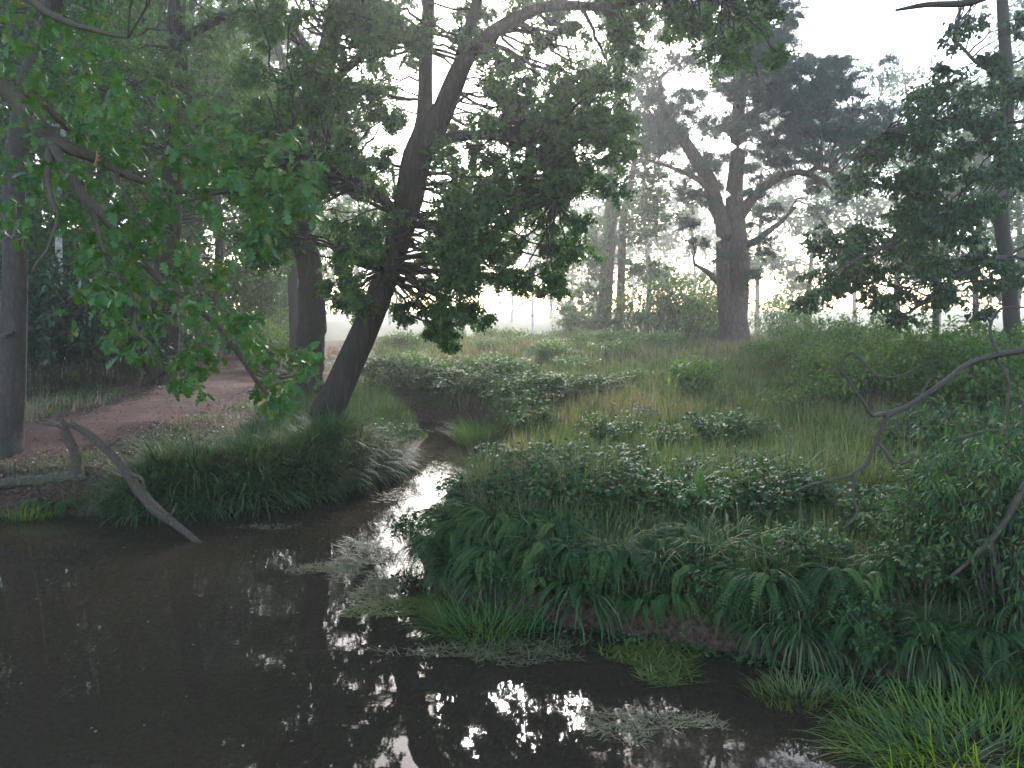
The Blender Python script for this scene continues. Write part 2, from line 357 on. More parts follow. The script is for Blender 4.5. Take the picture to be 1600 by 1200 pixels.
def path_mat():
    m, nt, N, L = new_mat('path_earth')
    tc = N.new('ShaderNodeTexCoord')
    n1 = N.new('ShaderNodeTexNoise'); n1.inputs['Scale'].default_value = 2.5; n1.inputs['Detail'].default_value = 8; L.new(tc.outputs['Object'], n1.inputs['Vector'])
    n2 = N.new('ShaderNodeTexNoise'); n2.inputs['Scale'].default_value = 45; n2.inputs['Detail'].default_value = 6; L.new(tc.outputs['Object'], n2.inputs['Vector'])
    c1 = ramp(N, [(0.3, (0.065, 0.027, 0.018)), (0.55, (0.12, 0.055, 0.038)), (0.75, (0.18, 0.095, 0.068))]); L.new(n1.outputs['Fac'], c1.inputs[0])
    c2 = ramp(N, [(0.35, (0.4, 0.38, 0.36)), (0.6, (1, 1, 1)), (0.72, (1.5, 1.45, 1.4))]); L.new(n2.outputs['Fac'], c2.inputs[0])
    mx = N.new('ShaderNodeMix'); mx.data_type = 'RGBA'; mx.blend_type = 'MULTIPLY'; mx.inputs[0].default_value = 1; L.new(c1.outputs[0], mx.inputs[6]); L.new(c2.outputs[0], mx.inputs[7])
    pr = N.new('ShaderNodeBsdfPrincipled'); pr.inputs['Roughness'].default_value = 0.9; pr.inputs['Specular IOR Level'].default_value = 0.2
    L.new(mx.outputs[2], pr.inputs['Base Color'])
    bp = N.new('ShaderNodeBump'); bp.inputs['Strength'].default_value = 0.7; bp.inputs['Distance'].default_value = 0.03
    L.new(n2.outputs['Fac'], bp.inputs['Height']); L.new(bp.outputs[0], pr.inputs['Normal'])
    out = N.new('ShaderNodeOutputMaterial'); L.new(pr.outputs[0], out.inputs['Surface'])
    return m
def water_mat():
    m, nt, N, L = new_mat('pond_water')
    tc = N.new('ShaderNodeTexCoord')
    mp = N.new('ShaderNodeMapping'); mp.inputs['Scale'].default_value = (1.0, 2.2, 1); L.new(tc.outputs['Object'], mp.inputs[0])
    n1 = N.new('ShaderNodeTexNoise'); n1.inputs['Scale'].default_value = 1.5; n1.inputs['Detail'].default_value = 3; L.new(mp.outputs[0], n1.inputs['Vector'])
    n2 = N.new('ShaderNodeTexNoise'); n2.inputs['Scale'].default_value = 9; n2.inputs['Detail'].default_value = 2; L.new(mp.outputs[0], n2.inputs['Vector'])
    ad = N.new('ShaderNodeMath'); ad.operation = 'MULTIPLY_ADD'; ad.inputs[1].default_value = 0.16; L.new(n2.outputs['Fac'], ad.inputs[0]); L.new(n1.outputs['Fac'], ad.inputs[2])
    bp = N.new('ShaderNodeBump'); bp.inputs['Strength'].default_value = 0.06; bp.inputs['Distance'].default_value = 0.010; L.new(ad.outputs[0], bp.inputs['Height'])
    gl = N.new('ShaderNodeBsdfGlossy'); gl.inputs['Roughness'].default_value = 0.02; L.new(bp.outputs[0], gl.inputs['Normal'])
    fr = N.new('ShaderNodeFresnel'); fr.inputs['IOR'].default_value = 1.33; L.new(bp.outputs[0], fr.inputs['Normal'])
    tr = N.new('ShaderNodeBsdfTransparent'); tr.inputs['Color'].default_value = (0.62, 0.52, 0.38, 1)
    df = N.new('ShaderNodeBsdfDiffuse'); df.inputs['Color'].default_value = (0.06, 0.045, 0.028, 1)
    mx = N.new('ShaderNodeMixShader'); mx.inputs[0].default_value = 0.55; L.new(tr.outputs[0], mx.inputs[1]); L.new(df.outputs[0], mx.inputs[2])
    m2 = N.new('ShaderNodeMixShader'); L.new(fr.outputs[0], m2.inputs[0]); L.new(mx.outputs[0], m2.inputs[1]); L.new(gl.outputs[0], m2.inputs[2])
    out = N.new('ShaderNodeOutputMaterial'); L.new(m2.outputs[0], out.inputs['Surface'])
    return m

# ------------------------------------------------------------------ ground, path, water
PATH = np.array([(-11.5, 8.7), (-8.5, 9.0), (-6.6, 9.5), (-5.6, 10.8), (-5.35, 12.6), (-5.5, 14.7), (-6.1, 18), (-6.4, 22), (-6.2, 27), (-5, 34)], float)
PATHS = spline(PATH, 120)
def path_dist(x, y):
    d = np.full(np.shape(x), 1e9)
    for i in range(0, 120):
        d = np.minimum(d, (x - PATHS[i, 0]) ** 2 + (y - PATHS[i, 1]) ** 2)
    return np.sqrt(d)
def axis_steps(lo, hi, nlo, nhi, fine, grow):
    """fine steps between nlo and nhi, growing outwards"""
    a = list(np.arange(nlo, nhi, fine)); s = fine; v = a[-1]
    while v < hi: s *= grow; v += s; a.append(v)
    s = fine; v = nlo; pre = []
    while v > lo: s *= grow; v -= s; pre.append(v)
    return np.array(pre[::-1] + a)
gxs = axis_steps(-150, 150, -9, 9, 0.11, 1.12); gys = axis_steps(-60, 160, 2.5, 20, 0.11, 1.10)
XX, YY = np.meshgrid(gxs, gys)
ZZ = height(XX.ravel(), YY.ravel())
nx, ny = len(gxs), len(gys)
ii = (np.arange(ny - 1)[:, None] * nx + np.arange(nx - 1)[None]).ravel()
gm = np_mesh('ground', np.stack([XX.ravel(), YY.ravel(), ZZ], -1), np.stack([ii, ii + 1, ii + nx + 1, ii + nx], -1), ground_mat(), True)
pd = path_dist(XX.ravel(), YY.ravel()); sdg = pond_sd(XX.ravel(), YY.ravel())
bare = np.clip(1.25 - pd / 2.6, 0, 1) * (1 - right_side(XX.ravel(), YY.ravel())) + np.where(sdg < 0.15, 0.9, 0) + 0.35 * sm(20, 40, YY.ravel()) * (XX.ravel() < -4)
at = gm.attributes.new('bare', 'FLOAT', 'POINT'); at.data.foreach_set('value', bare.astype(np.float32))
tag(link('ground', gm), 'uneven woodland floor of brown earth, litter and thin turf', 'ground', kind='structure')

nw = 15
pt = np.gradient(PATHS, axis=0); pn = unit(np.stack([pt[:, 1], -pt[:, 0]], -1))
PATHD = spline(PATH, 260); pt = np.gradient(PATHD, axis=0); pn = unit(np.stack([pt[:, 1], -pt[:, 0]], -1))
wid = 1.0 + 0.12 * wob(PATHD[:, 0] * 2, PATHD[:, 1] * 2, 1.0, 3) + 0.06 * wob(PATHD[:, 0] * 6, PATHD[:, 1] * 6, 1.0, 9) + 0.18 * sm(11, 8.5, PATHD[:, 1])
off = np.linspace(-1, 1, nw)
pxy = PATHD[:, None] + pn[:, None] * (off[None, :, None] * wid[:, None, None])
pz = height(pxy[..., 0].ravel(), pxy[..., 1].ravel()) + 0.02 - 0.035 * np.abs(np.tile(off, 260)) ** 4
ii = (np.arange(259)[:, None] * nw + np.arange(nw - 1)[None]).ravel()
pm = np_mesh('path', np.concatenate([pxy.reshape(-1, 2), pz[:, None]], 1), np.stack([ii, ii + nw, ii + nw + 1, ii + 1], -1), path_mat(), True)
tag(link('path', pm), 'trodden reddish earth path running into the wood', 'path', kind='structure')

wx = np.linspace(-8, 6, 29); wy = np.linspace(-6, 21, 55)
WX, WY = np.meshgrid(wx, wy); ii = (np.arange(54)[:, None] * 29 + np.arange(28)[None]).ravel()
wm = np_mesh('water', np.stack([WX.ravel(), WY.ravel(), np.zeros(WX.size)], -1), np.stack([ii, ii + 1, ii + 30, ii + 29], -1), water_mat())
tag(link('water', wm), 'still dark brown pond narrowing into a stream', 'water', kind='structure')

# ------------------------------------------------------------------ tree builder
def pxpath(rows):
    """rows (px, py, distance, radius in photo pixels) -> (x, y, z, r) in metres"""
    return np.array([[*P(a, b, d), r * d / FPX] for a, b, d, r in rows])
def pick_clumps(boxes, d, g, size=(30, 55), depth=1.5, flat=0.75):
    """boxes (x0,y0,x1,y1,count) in photo pixels -> clump rows (x,y,z,rx,ry,rz)"""
    out = []
    for b in boxes:
        x0, y0, x1, y1, n = b[:5]
        s0, s1 = b[5] if len(b) > 5 else size
        for _ in range(n):
            dd = d + g.uniform(-depth, depth)
            r = g.uniform(s0, s1) * dd / FPX
            out.append([*P(g.uniform(x0, x1), g.uniform(y0, y1), dd), r, r, r * flat])
    return np.array(out)
def crown_geo(clumps, tpl, leaf, g, twigs=16, per=9, droop=0.25, jit=0.5, limbs=None, twig_r=0.004, updir=0.2, branch_k=0.011, first_sides=5, sag=0.12):
    """leaf mesh arrays and branch arrays for a set of clumps"""
    br = Acc(); lf = Acc()
    nC = len(clumps)
    cen = clumps[:, :3]; rad = clumps[:, 3:]
    if limbs is not None:
        LP = np.concatenate(limbs)
        for i in range(nC):
            dv = cen[i] - LP[:, :3]; dist = np.linalg.norm(dv, axis=1) + np.where(dv[:, 2] < -0.3, 0.8 * -dv[:, 2], 0)
            j = int(np.argmin(dist)); S = LP[j]; E = cen[i]; ln = np.linalg.norm(E - S[:3])
            if ln < 0.05: continue
            t = np.linspace(0, 1, 9)[:, None]
            mid = (S[:3] + E) / 2 + np.array([0, 0, sag * ln]) + g.normal(0, .07, 3) * ln
            p = (1 - t) ** 2 * S[:3] + 2 * t * (1 - t) * mid + t ** 2 * E
            p[1:-1] += g.normal(0, .018, (7, 3)) * ln
            r0 = min(S[3] * 0.7, branch_k * ln + 0.008); 
            br.add(*tubes(p, np.linspace(r0, 0.007, 9), first_sides))
    n = nC * twigs
    ci = np.repeat(np.arange(nC), twigs)
    D = rdirs(n, g); D[:, 2] += updir; D = unit(D)
    S = cen[ci] + D * rad[ci] * g.uniform(0, .25, (n, 1)) + g.normal(0, .08, (n, 3)) * rad[ci]
    E = cen[ci] + D * rad[ci] * g.uniform(.55, 1.15, (n, 1))
    E[:, 2] -= droop * rad[ci, 2] * g.uniform(0, 1, n)
    Mi = (S + E) / 2 + np.array([0, 0, 0.12]) * rad[ci] + g.normal(0, .08, (n, 3)) * rad[ci]
    t = np.linspace(0, 1, 4)[None, :, None]
    Pt = (1 - t) ** 2 * S[:, None] + 2 * t * (1 - t) * Mi[:, None] + t ** 2 * E[:, None]
    if twig_r: br.add(*tubes(Pt, np.broadcast_to(np.linspace(twig_r, twig_r * .4, 4), (n, 4)), 3))
    m = n * per; ti = np.repeat(np.arange(n), per)
    u = g.uniform(.25, 1.0, m) ** 0.8; u = u[:, None]
    pos = (1 - u) ** 2 * S[ti] + 2 * u * (1 - u) * Mi[ti] + u ** 2 * E[ti]
    pos += g.normal(0, .05, (m, 3)) * rad[ci[ti]]
    ax = unit(E[ti] - S[ti]) * 0.6 + rdirs(m, g) * 0.75; ax[:, 2] -= droop
    nr = rdirs(m, g) * jit; nr[:, 2] += 0.8
    sz = leaf * g.uniform(.65, 1.2, m)
    tpls = tpl if isinstance(tpl, list) else [tpl]
    which = g.integers(0, len(tpls), m)
    for k, T in enumerate(tpls):
        q = which == k
        if q.any(): lf.add(*place_leaves(T[0], T[1], pos[q], ax[q], nr[q], sz[q]))
    return lf, br
def sub(V, b): return np.asarray(V) - np.asarray(b)
def build_tree(name, label, cat, base, stems, clumps, tpl, leaf, lmat, bmat, seed, group=None, amp=0.05, sides=14, wig=0.15, extra_limbs=None, **kw):
    """thing > trunk, limb..., branches, crown. stems: list of (part name, path rows x,y,z,r)"""
    g = np.random.default_rng(seed)
    base = np.asarray(base, float)
    root = tag(empty(name, base), label, cat, group)
    lim = []
    for k, (pn_, path) in enumerate(stems):
        path = np.asarray(path, float)
        n = 46 if pn_ == 'trunk' else 26
        V, F = rough_tube(path, n, sides if pn_ == 'trunk' else 9, amp, wig, seed=seed + k)
        link(pn_, np_mesh(pn_, sub(V, base), F, bmat, True), root)
        s = spline(path, 40)
        lim.append(s[14:] if (pn_ == 'trunk' and k == 0) else s)
    if clumps is not None and len(clumps):
        lf, br = crown_geo(np.asarray(clumps), tpl, leaf, g, limbs=lim, **kw)
        for v in range(len(br.V)): br.V[v] = br.V[v] - base
        for v in range(len(lf.V)): lf.V[v] = lf.V[v] - base
        link('branches', br.mesh('branches', bmat, True), root)['kind'] = 'stuff'
        link('crown', lf.mesh('crown', lmat), root)
    return root

# ---- leaning oak by the stream
g = np.random.default_rng(101)
b = gx(512, 11.3); d = 11.3
tr1 = pxpath([(498, 672, d, 46), (508, 650, d, 33), (528, 612, d, 27), (560, 535, d, 25), (592, 450, d, 24), (622, 370, d, 24), (645, 300, d - .1, 26), (652, 240, d - .2, 25), (660, 180, d - .2, 15), (664, 90, d - .3, 12), (668, 0, d - .4, 11), (676, -150, d - .4, 9), (668, -320, d - .3, 5)])
tr1[0, 2] = b[2] - 0.25; tr1[:, 3] *= .84
l2 = pxpath([(648, 262, d - .1, 18), (690, 165, d - .4, 18), (722, 95, d - .7, 14), (752, 62, d - .8, 11), (800, 30, d - 1, 10), (860, 8, d - 1.2, 8), (950, 10, d - 1.4, 6), (1040, -8, d - 1.6, 4), (1130, 5, d - 1.7, 2)])
l3 = pxpath([(655, 240, d - .1, 11), (700, 218, d - .5, 9), (760, 212, d - .9, 7), (815, 222, d - 1.2, 6), (850, 260, d - 1.4, 4), (868, 310, d - 1.5, 2.5)])
l4 = pxpath([(664, 90, d - .3, 9), (630, 55, d, 9), (585, 70, d + .5, 8), (540, 110, d + 1, 6), (490, 150, d + 1.4, 3)])
l5 = pxpath([(720, 95, d - .7, 9), (745, 0, d - .9, 8), (775, -110, d - 1.1, 6), (830, -220, d - 1.4, 3)])
l6 = pxpath([(630, 345, d, 9), (585, 300, d - .6, 8), (520, 265, d - 1.2, 6), (450, 255, d - 1.7, 4), (400, 270, d - 2, 2)])
l7 = pxpath([(745, 0, d - .9, 8), (830, -90, d - 1.3, 8), (960, -200, d - 1.6, 6), (1120, -290, d - 1.8, 5), (1280, -330, d - 2, 3)])
cl = pick_clumps([(375, 70, 610, 250, 52), (370, 240, 455, 390, 26), (455, 240, 515, 330, 12), (515, 240, 615, 400, 26), (515, 390, 580, 480, 10), (690, 190, 730, 340, 8),
    (830, 60, 985, 200, 34), (820, 180, 990, 300, 36), (720, 280, 910, 380, 36), (660, 320, 740, 430, 16), (690, 370, 890, 440, 24, (14, 26)),
    (620, 430, 740, 500, 12, (12, 22)), (550, 0, 660, 90, 16), (760, 90, 840, 200, 16), (700, 180, 840, 310, 20), (670, 0, 760, 80, 8),
    (640, 470, 760, 520, 7, (9, 15)), (684, 500, 706, 560, 4, (6, 11)), (800, 420, 900, 460, 6, (9, 15)), (860, -60, 1090, 60, 30), (1050, 0, 1180, 100, 14), (1150, -20, 1220, 90, 8, (14, 24)), (700, -60, 860, 30, 8),
    (370, -90, 650, 80, 40), (380, -340, 620, -100, 30), (560, -620, 900, -330, 20), (900, -330, 1120, -80, 26), (1080, -460, 1500, -190, 34, (36, 60)), (900, -560, 1300, -330, 16, (36, 60)), (380, -620, 600, -340, 12)], d - .3, g, (10, 40), 1.6, .7)
build_tree('oak_tree', 'leaning dark oak at the stream edge, its trunk tilted to the right', 'tree', b, [('trunk', tr1), ('limb', l2), ('limb', l3), ('limb', l4), ('limb', l5), ('limb', l6), ('limb', l7)],
    cl, OAK1, 0.125, M['oak'], M['oak_bark'], 7, twigs=12, per=9, droop=0.5, twig_r=0.003, jit=.8, sag=.06)

# unseen high crown of the leaning oak, thickened to shade the near air
g = np.random.default_rng(1011)
oak = bpy.data.objects['oak_tree']; ob = np.array(oak.location)
hi = []
while len(hi) < 230:
    x, y, z = g.uniform(-5, 5.5), g.uniform(5.5, 13.5), g.uniform(6.2, 11.5)
    el = math.degrees(math.atan2(z - CAMZ, y)); px = 800 + FPX * x / y
    if el < 24.5 or (600 < px < 880 and 24 < el < 33): continue
    if ((x - .3) / 5.6) ** 2 + ((y - 9.6) / 4.5) ** 2 + ((z - 7.5) / 4.2) ** 2 > 1: continue
    r = g.uniform(.45, .75); hi.append((x, y, z, r, r, r * .6))
lf, br = crown_geo(np.array(hi), OAK1, .14, g, twigs=16, per=10, limbs=[spline(l7, 30), spline(l5, 30), spline(tr1, 40)[25:], spline(l2, 30)])
for a_ in (lf, br):
    for v in range(len(a_.V)): a_.V[v] = a_.V[v] - ob
link('branches', br.mesh('branches', M['oak_bark'], True), oak); link('crown', lf.mesh('crown', M['oak']), oak)

# ---- upright oak behind it
g = np.random.default_rng(102); d = 13.6
b = gx(484, d)
tr2 = pxpath([(486, 640, d, 34), (485, 600, d, 25), (484, 540, d, 22), (480, 440, d, 20), (479, 360, d, 19), (486, 240, d, 17), (503, 130, d, 16), (521, 20, d, 15), (532, -110, d, 12), (540, -330, d, 6)])
tr2[0, 2] = b[2] - .2
l2 = pxpath([(481, 330, d, 9), (440, 280, d + .5, 7), (390, 250, d + 1, 5), (340, 250, d + 1.3, 2)])
l3 = pxpath([(505, 120, d, 9), (460, 50, d + .6, 8), (410, -20, d + 1.1, 5), (370, -90, d + 1.4, 3)])
cl = pick_clumps([(370, 100, 520, 320, 14), (395, 340, 450, 450, 5, (20, 30)), (540, 330, 600, 480, 3, (18, 26)), (360, -120, 560, 60, 10), (420, -380, 640, -150, 12), (300, 150, 420, 300, 7)], d + .6, g, (30, 55), 1.6)
build_tree('oak_tree', 'upright oak with straight dark trunk just behind the leaning oak', 'tree', b, [('trunk', tr2), ('limb', l2), ('limb', l3)], cl, OAK1, 0.11, M['oak'], M['dark_bark'], 17, twigs=22, per=12, droop=.3, jit=.7)

# ---- dark oak across the path
g = np.random.default_rng(103); d = 15.0
b = gx(250, d)
tr3 = pxpath([(244, 612, d, 40), (249, 585, d, 26), (253, 540, d, 22), (258, 480, d, 20), (265, 380, d, 17), (274, 250, d, 15), (280, 130, d, 14), (276, 20, d, 13), (284, -120, d, 10), (290, -300, d, 5)])
tr3[0, 2] = b[2] - .25
l2 = pxpath([(279, 70, d, 8), (310, 45, d - .5, 7), (350, 26, d - .9, 6), (395, 24, d - 1.1, 5), (425, 55, d - 1.2, 3)])
l3 = pxpath([(272, 160, d, 7), (245, 135, d - .3, 5), (215, 130, d - .7, 4), (190, 145, d - 1, 2)])
cl = pick_clumps([(150, 60, 300, 250, 14), (290, 40, 400, 200, 8), (160, -120, 420, 50, 14), (60, 40, 200, 250, 8), (200, -380, 420, -130, 12), (160, 250, 240, 420, 5)], d + .3, g, (32, 58), 2.0)
build_tree('oak_tree', 'dark oak standing beside the far end of the earth path', 'tree', b, [('trunk', tr3), ('limb', l2), ('limb', l3)], cl, OAK1, 0.12, M['wood_leaf'], M['dark_bark'], 27, twigs=22, per=12, droop=.3, jit=.7)

# ---- grey trunk at the left edge
g = np.random.default_rng(104); d = 9.3
b = gx(8, d)
tr4 = pxpath([(0, 720, d, 44), (6, 680, d, 28), (12, 610, d, 22), (17, 520, d, 18.5), (22, 420, d, 17), (22, 330, d, 16), (28, 240, d, 16), (44, 150, d, 15), (62, 80, d, 13), (84, 10, d, 11), (100, -120, d, 8), (110, -260, d, 5)])
tr4[0, 2] = b[2] - .2
stub = pxpath([(4, 526, d - .1, 4), (14, 521, d - .25, 3.4), (22, 519, d - .35, 2)])
cl = pick_clumps([(-120, -300, 220, -90, 14), (-160, -80, 0, 150, 8), (60, -60, 200, 10, 4)], d, g, (34, 60), 1.5)
t = build_tree('beech_tree', 'smooth grey trunk at the left edge beside the path', 'tree', b, [('trunk', tr4)], cl, ELL, 0.09, M['wood_leaf'], M['grey_bark'], 37, twigs=18, per=10, jit=.7)
V, F = rough_tube(stub, 12, 6, .05); link('broken_twig', np_mesh('broken_twig', sub(V, b), F, M['dead_wood'], True), [c for c in t.children if c.name.startswith('trunk')][0])

# ---- thin forked tree between the left oaks
g = np.random.default_rng(105); d = 17
b = gx(462, d)
trf = pxpath([(462, 600, d, 9), (460, 480, d, 8), (456, 330, d, 8), (452, 200, d, 8), (447, 120, d, 7.5), (436, 75, d, 6), (418, 40, d, 5.5), (402, 0, d, 5), (390, -80, d, 3.5)]); trf[0, 2] = b[2] - .1
lf1 = pxpath([(447, 120, d, 6), (437, 85, d, 5), (432, 40, d, 4.5), (425, -10, d, 4), (430, -90, d, 2.5)])
cl = pick_clumps([(380, -150, 480, 40, 8), (330, 60, 440, 170, 6)], d, g, (26, 46), 1.5)
build_tree('young_tree', 'thin forked tree between the two left oaks', 'tree', b, [('trunk', trf), ('limb', lf1)], cl, ELL, 0.1, M['wood_leaf'], M['twig'], 47, twigs=14, per=9)

# ---- pine in the meadow
g = np.random.default_rng(106); d = 23
b = gx(1145, d)
tp1 = pxpath([(1142, 560, d, 34), (1144, 540, d, 27), (1150, 490, d, 23), (1153, 430, d, 21), (1152, 370, d, 20), (1150, 310, d, 17), (1150, 250, d, 13), (1154, 180, d, 10), (1160, 110, d, 8), (1150, -160, d, 4)]); tp1[0, 2] = b[2] - .2; tp1[:, 3] *= np.array([.9, .88, .86, .84, .8, .8, .88, 1, 1, 1])
tp2 = pxpath([(1134, 552, d, 14), (1133, 500, d, 12), (1130, 430, d, 12), (1130, 370, d, 12), (1120, 325, d, 12), (1106, 282, d, 11), (1080, 238, d, 9), (1052, 200, d, 8), (1036, 165, d, 6), (1030, 120, d, 3)]); tp2[0, 2] = b[2] - .2
pl = [pxpath([(1150, 372, d, 9), (1156, 340, d - .1, 10), (1180, 308, d - .3, 8), (1212, 282, d - .6, 6.5), (1248, 270, d - .8, 5), (1282, 282, d - 1, 4), (1300, 298, d - 1.1, 2)]),
      pxpath([(1262, 272, d - .9, 4), (1278, 262, d - 1.1, 4), (1300, 270, d - 1.2, 3), (1312, 288, d - 1.3, 1.5)]),
      pxpath([(1152, 402, d, 5), (1168, 382, d - .1, 6), (1190, 370, d - .3, 5), (1222, 345, d - .5, 3.5), (1242, 322, d - .7, 2)]),
      pxpath([(1151, 225, d, 6), (1162, 190, d, 7), (1200, 165, d + .3, 6), (1260, 160, d + .5, 4), (1330, 185, d + .7, 2)]),
      pxpath([(1080, 238, d, 6), (1060, 215, d, 5), (1030, 205, d, 3), (1000, 205, d, 2)]),
      pxpath([(1125, 325, d, 6), (1095, 285, d + .4, 4), (1050, 262, d + .8, 3), (1010, 250, d + 1, 1.5)]),
      pxpath([(1120, 440, d, 5), (1105, 425, d - .4, 4), (1085, 412, d - .7, 2)])]
cl = pick_clumps([(1060, 60, 1210, 140, 24), (1180, 95, 1330, 170, 28), (1130, 130, 1375, 210, 40), (1015, 140, 1110, 215, 16), (1000, 190, 1060, 240, 8), (1130, 190, 1270, 260, 20), (1240, 200, 1345, 255, 14), (1240, 100, 1400, 220, 26), (1160, 60, 1300, 130, 18), (985, 150, 1050, 250, 10), (1060, 240, 1120, 320, 8, (14, 24)), (1180, 250, 1300, 300, 8, (12, 22)),
    (1110, 0, 1235, 80, 16), (1125, 340, 1195, 440, 9, (16, 28)), (1060, 290, 1120, 420, 6, (16, 26)), (1190, 300, 1240, 350, 3, (14, 22)), (1270, 290, 1340, 340, 4, (16, 24)), (1160, 250, 1200, 310, 4, (16, 26)), (1060, -80, 1180, 20, 8), (1040, -280, 1200, -60, 20), (1040, -70, 1215, 60, 26), (970, -320, 1330, -50, 60, (40, 62))], d, g, (18, 42), 2.4, 0.55)  # out-of-view top is widened to darken the sky reflection in the pond
TUFT = [tuft_tpl(i, 11) for i in range(4)]
build_tree('pine_tree', 'big double-stemmed pine standing in the misty meadow', 'tree', b, [('trunk', tp1), ('trunk', tp2)] + [('limb', p) for p in pl], cl, TUFT, 0.15, M['needle'], M['pine_bark'], 57,
    twigs=22, per=8, droop=0.1, jit=1.0, updir=.5, twig_r=.006, branch_k=.012, amp=.04)

# ---- hazy trees left of the pine
g = np.random.default_rng(107); d = 27
b = gx(935, d)
th = pxpath([(930, 545, d, 20), (935, 525, d, 15), (943, 490, d, 12), (950, 430, d, 11), (955, 350, d, 10), (958, 260, d, 8), (965, 170, d, 6), (975, -80, d, 3)]); th[0, 2] = b[2] - .2
cl = pick_clumps([(890, 440, 970, 505, 6, (18, 30)), (900, 330, 1010, 440, 12), (920, 220, 1020, 330, 10), (930, 120, 1020, 220, 8), (925, -100, 1065, 130, 30, (26, 46)), (860, 470, 910, 500, 2, (12, 20))], d, g, (22, 40), 1.8, .6)
build_tree('misty_tree', 'pale grey slanting tree fading in the mist left of the pine', 'tree', b, [('trunk', th)], cl, [spray_tpl(i, 5) for i in range(3)], 0.22, M['wood_leaf'], M['pine_bark'], 67, twigs=16, per=5, jit=1.0, twig_r=.008)
d = 28.5; b = gx(968, d)
th = pxpath([(968, 540, d, 9), (968, 500, d, 7), (970, 430, d, 6.5), (974, 350, d, 6), (990, 260, d, 4), (1000, 180, d, 2)]); th[0, 2] = b[2] - .2
cl = pick_clumps([(990, 330, 1070, 450, 8), (1000, 240, 1090, 340, 7), (960, 240, 1040, 330, 5)], d, g, (20, 36), 1.6, .6)
build_tree('misty_tree', 'thin grey stem in the mist between the slanting tree and the pine', 'tree', b, [('trunk', th)], cl, [spray_tpl(i, 5) for i in range(3)], 0.2, M['wood_leaf'], M['pine_bark'], 68, twigs=14, per=5, jit=1.0, twig_r=.008)

# ---- slender tree at the right edge
g = np.random.default_rng(108); d = 12.6
b = gx(1584, d)
t8 = pxpath([(1586, 560, d, 14), (1582, 510, d, 12), (1576, 430, d, 11), (1569, 330, d, 10.5), (1570, 230, d, 10), (1575, 130, d, 9.5), (1569, 50, d, 8.5), (1565, -40, d, 7), (1562, -200, d, 4)]); t8[0, 2] = b[2] - .15
r8 = [pxpath([(1573, 300, d, 6), (1530, 320, d - .8, 5), (1480, 350, d - 1.5, 4), (1420, 370, d - 2.1, 3), (1350, 400, d - 2.5, 2), (1290, 430, d - 2.7, 1)]),
      pxpath([(1571, 250, d, 6), (1520, 200, d - .7, 5), (1450, 190, d - 1.3, 4), (1380, 210, d - 1.8, 2.5), (1330, 250, d - 2, 1.5)]),
      pxpath([(1576, 400, d, 5), (1530, 410, d - .6, 4), (1470, 450, d - 1.3, 3), (1420, 490, d - 1.8, 1.5)]),
      pxpath([(1570, 120, d, 5), (1530, 100, d - .4, 3), (1490, 60, d - .8, 2)])]
cl = pick_clumps([(1420, 110, 1600, 200, 16), (1340, 180, 1600, 280, 26), (1330, 270, 1560, 360, 24), (1260, 350, 1480, 440, 22), (1240, 420, 1420, 480, 12, (18, 30)), (1480, 340, 1620, 470, 12, (20, 34)), (1400, 440, 1560, 510, 8, (16, 28)),
    (1470, 0, 1620, 110, 8, (16, 28)), (1600, 0, 1760, 450, 14), (1520, -220, 1760, -20, 12)], d - 1.3, g, (24, 42), 1.3, .6)
build_tree('slender_tree', 'slender small-leaved tree with drooping leafy boughs at the right edge', 'tree', b, [('trunk', t8)] + [('limb', p) for p in r8], cl, ELL, 0.062, M['birch_leaf'], M['twig'], 77, twigs=24, per=14, droop=.7, jit=.8, twig_r=.003)
d = 16; b = gx(1463, d); g = np.random.default_rng(109)
tq = pxpath([(1463, 545, d, 5), (1462, 470, d, 4.5), (1461, 400, d, 4), (1466, 300, d, 3)]); tq[0, 2] = b[2] - .1
cl = pick_clumps([(1420, 300, 1500, 420, 5)], d, g, (24, 36), 1.0)
build_tree('sapling', 'thin straight sapling behind the drooping boughs on the right', 'tree', b, [('trunk', tq)], cl, ELL, 0.07, M['birch_leaf'], M['twig'], 78, twigs=12, per=8)

# ---- wood behind: individual background trees, three shapes copied
def bg_tree(name, seed, H, rad, lmat, bmat, tr=0.2, low=0.25, n=80, leaf=0.24, per=7):
    g = np.random.default_rng(seed)
    path = np.array([(0, 0, -.3, tr * 1.5), (0, 0, .3, tr), (g.normal(0, .1), g.normal(0, .1), H * .3, tr * .8), (g.normal(0, .25), g.normal(0, .25), H * .65, tr * .5), (g.normal(0, .3), g.normal(0, .3), H, tr * .12)])
    cz = g.uniform(low * H, H, n); a = g.uniform(0, 6.28, n)
    prof = np.sin(np.clip((cz / H - low) / (1.05 - low), 0, 1) ** .7 * np.pi) ** .6 + .2
    rr = rad * prof * np.sqrt(g.uniform(.15, 1, n)); s = g.uniform(.5, 1.0, n) * rad * .36
    cl = np.stack([rr * np.cos(a), rr * np.sin(a), cz, s, s, s * .7], -1)
    return build_tree(name, None, None, (0, 0, 0), [('trunk', path)], cl, [spray_tpl(seed + i, 5) for i in range(3)], leaf, lmat, bmat, seed, sides=9, twigs=15, per=per, jit=1.0, twig_r=.006, droop=.3)
bgA = bg_tree('woodland_tree', 201, 15, 3.6, M['wood_leaf'], M['dark_bark'])
bgB = bg_tree('woodland_tree', 202, 12, 3.0, M['wood_leaf'], M['dark_bark'], .15, .15)
bgC = bg_tree('woodland_tree', 203, 17, 3.8, M['wood_leaf'], M['grey_bark'], .22, .3)
bgD = bg_tree('birch_tree', 204, 13, 2.0, M['birch_leaf'], M['birch_bark'], .085, .35, 32)
used = set()
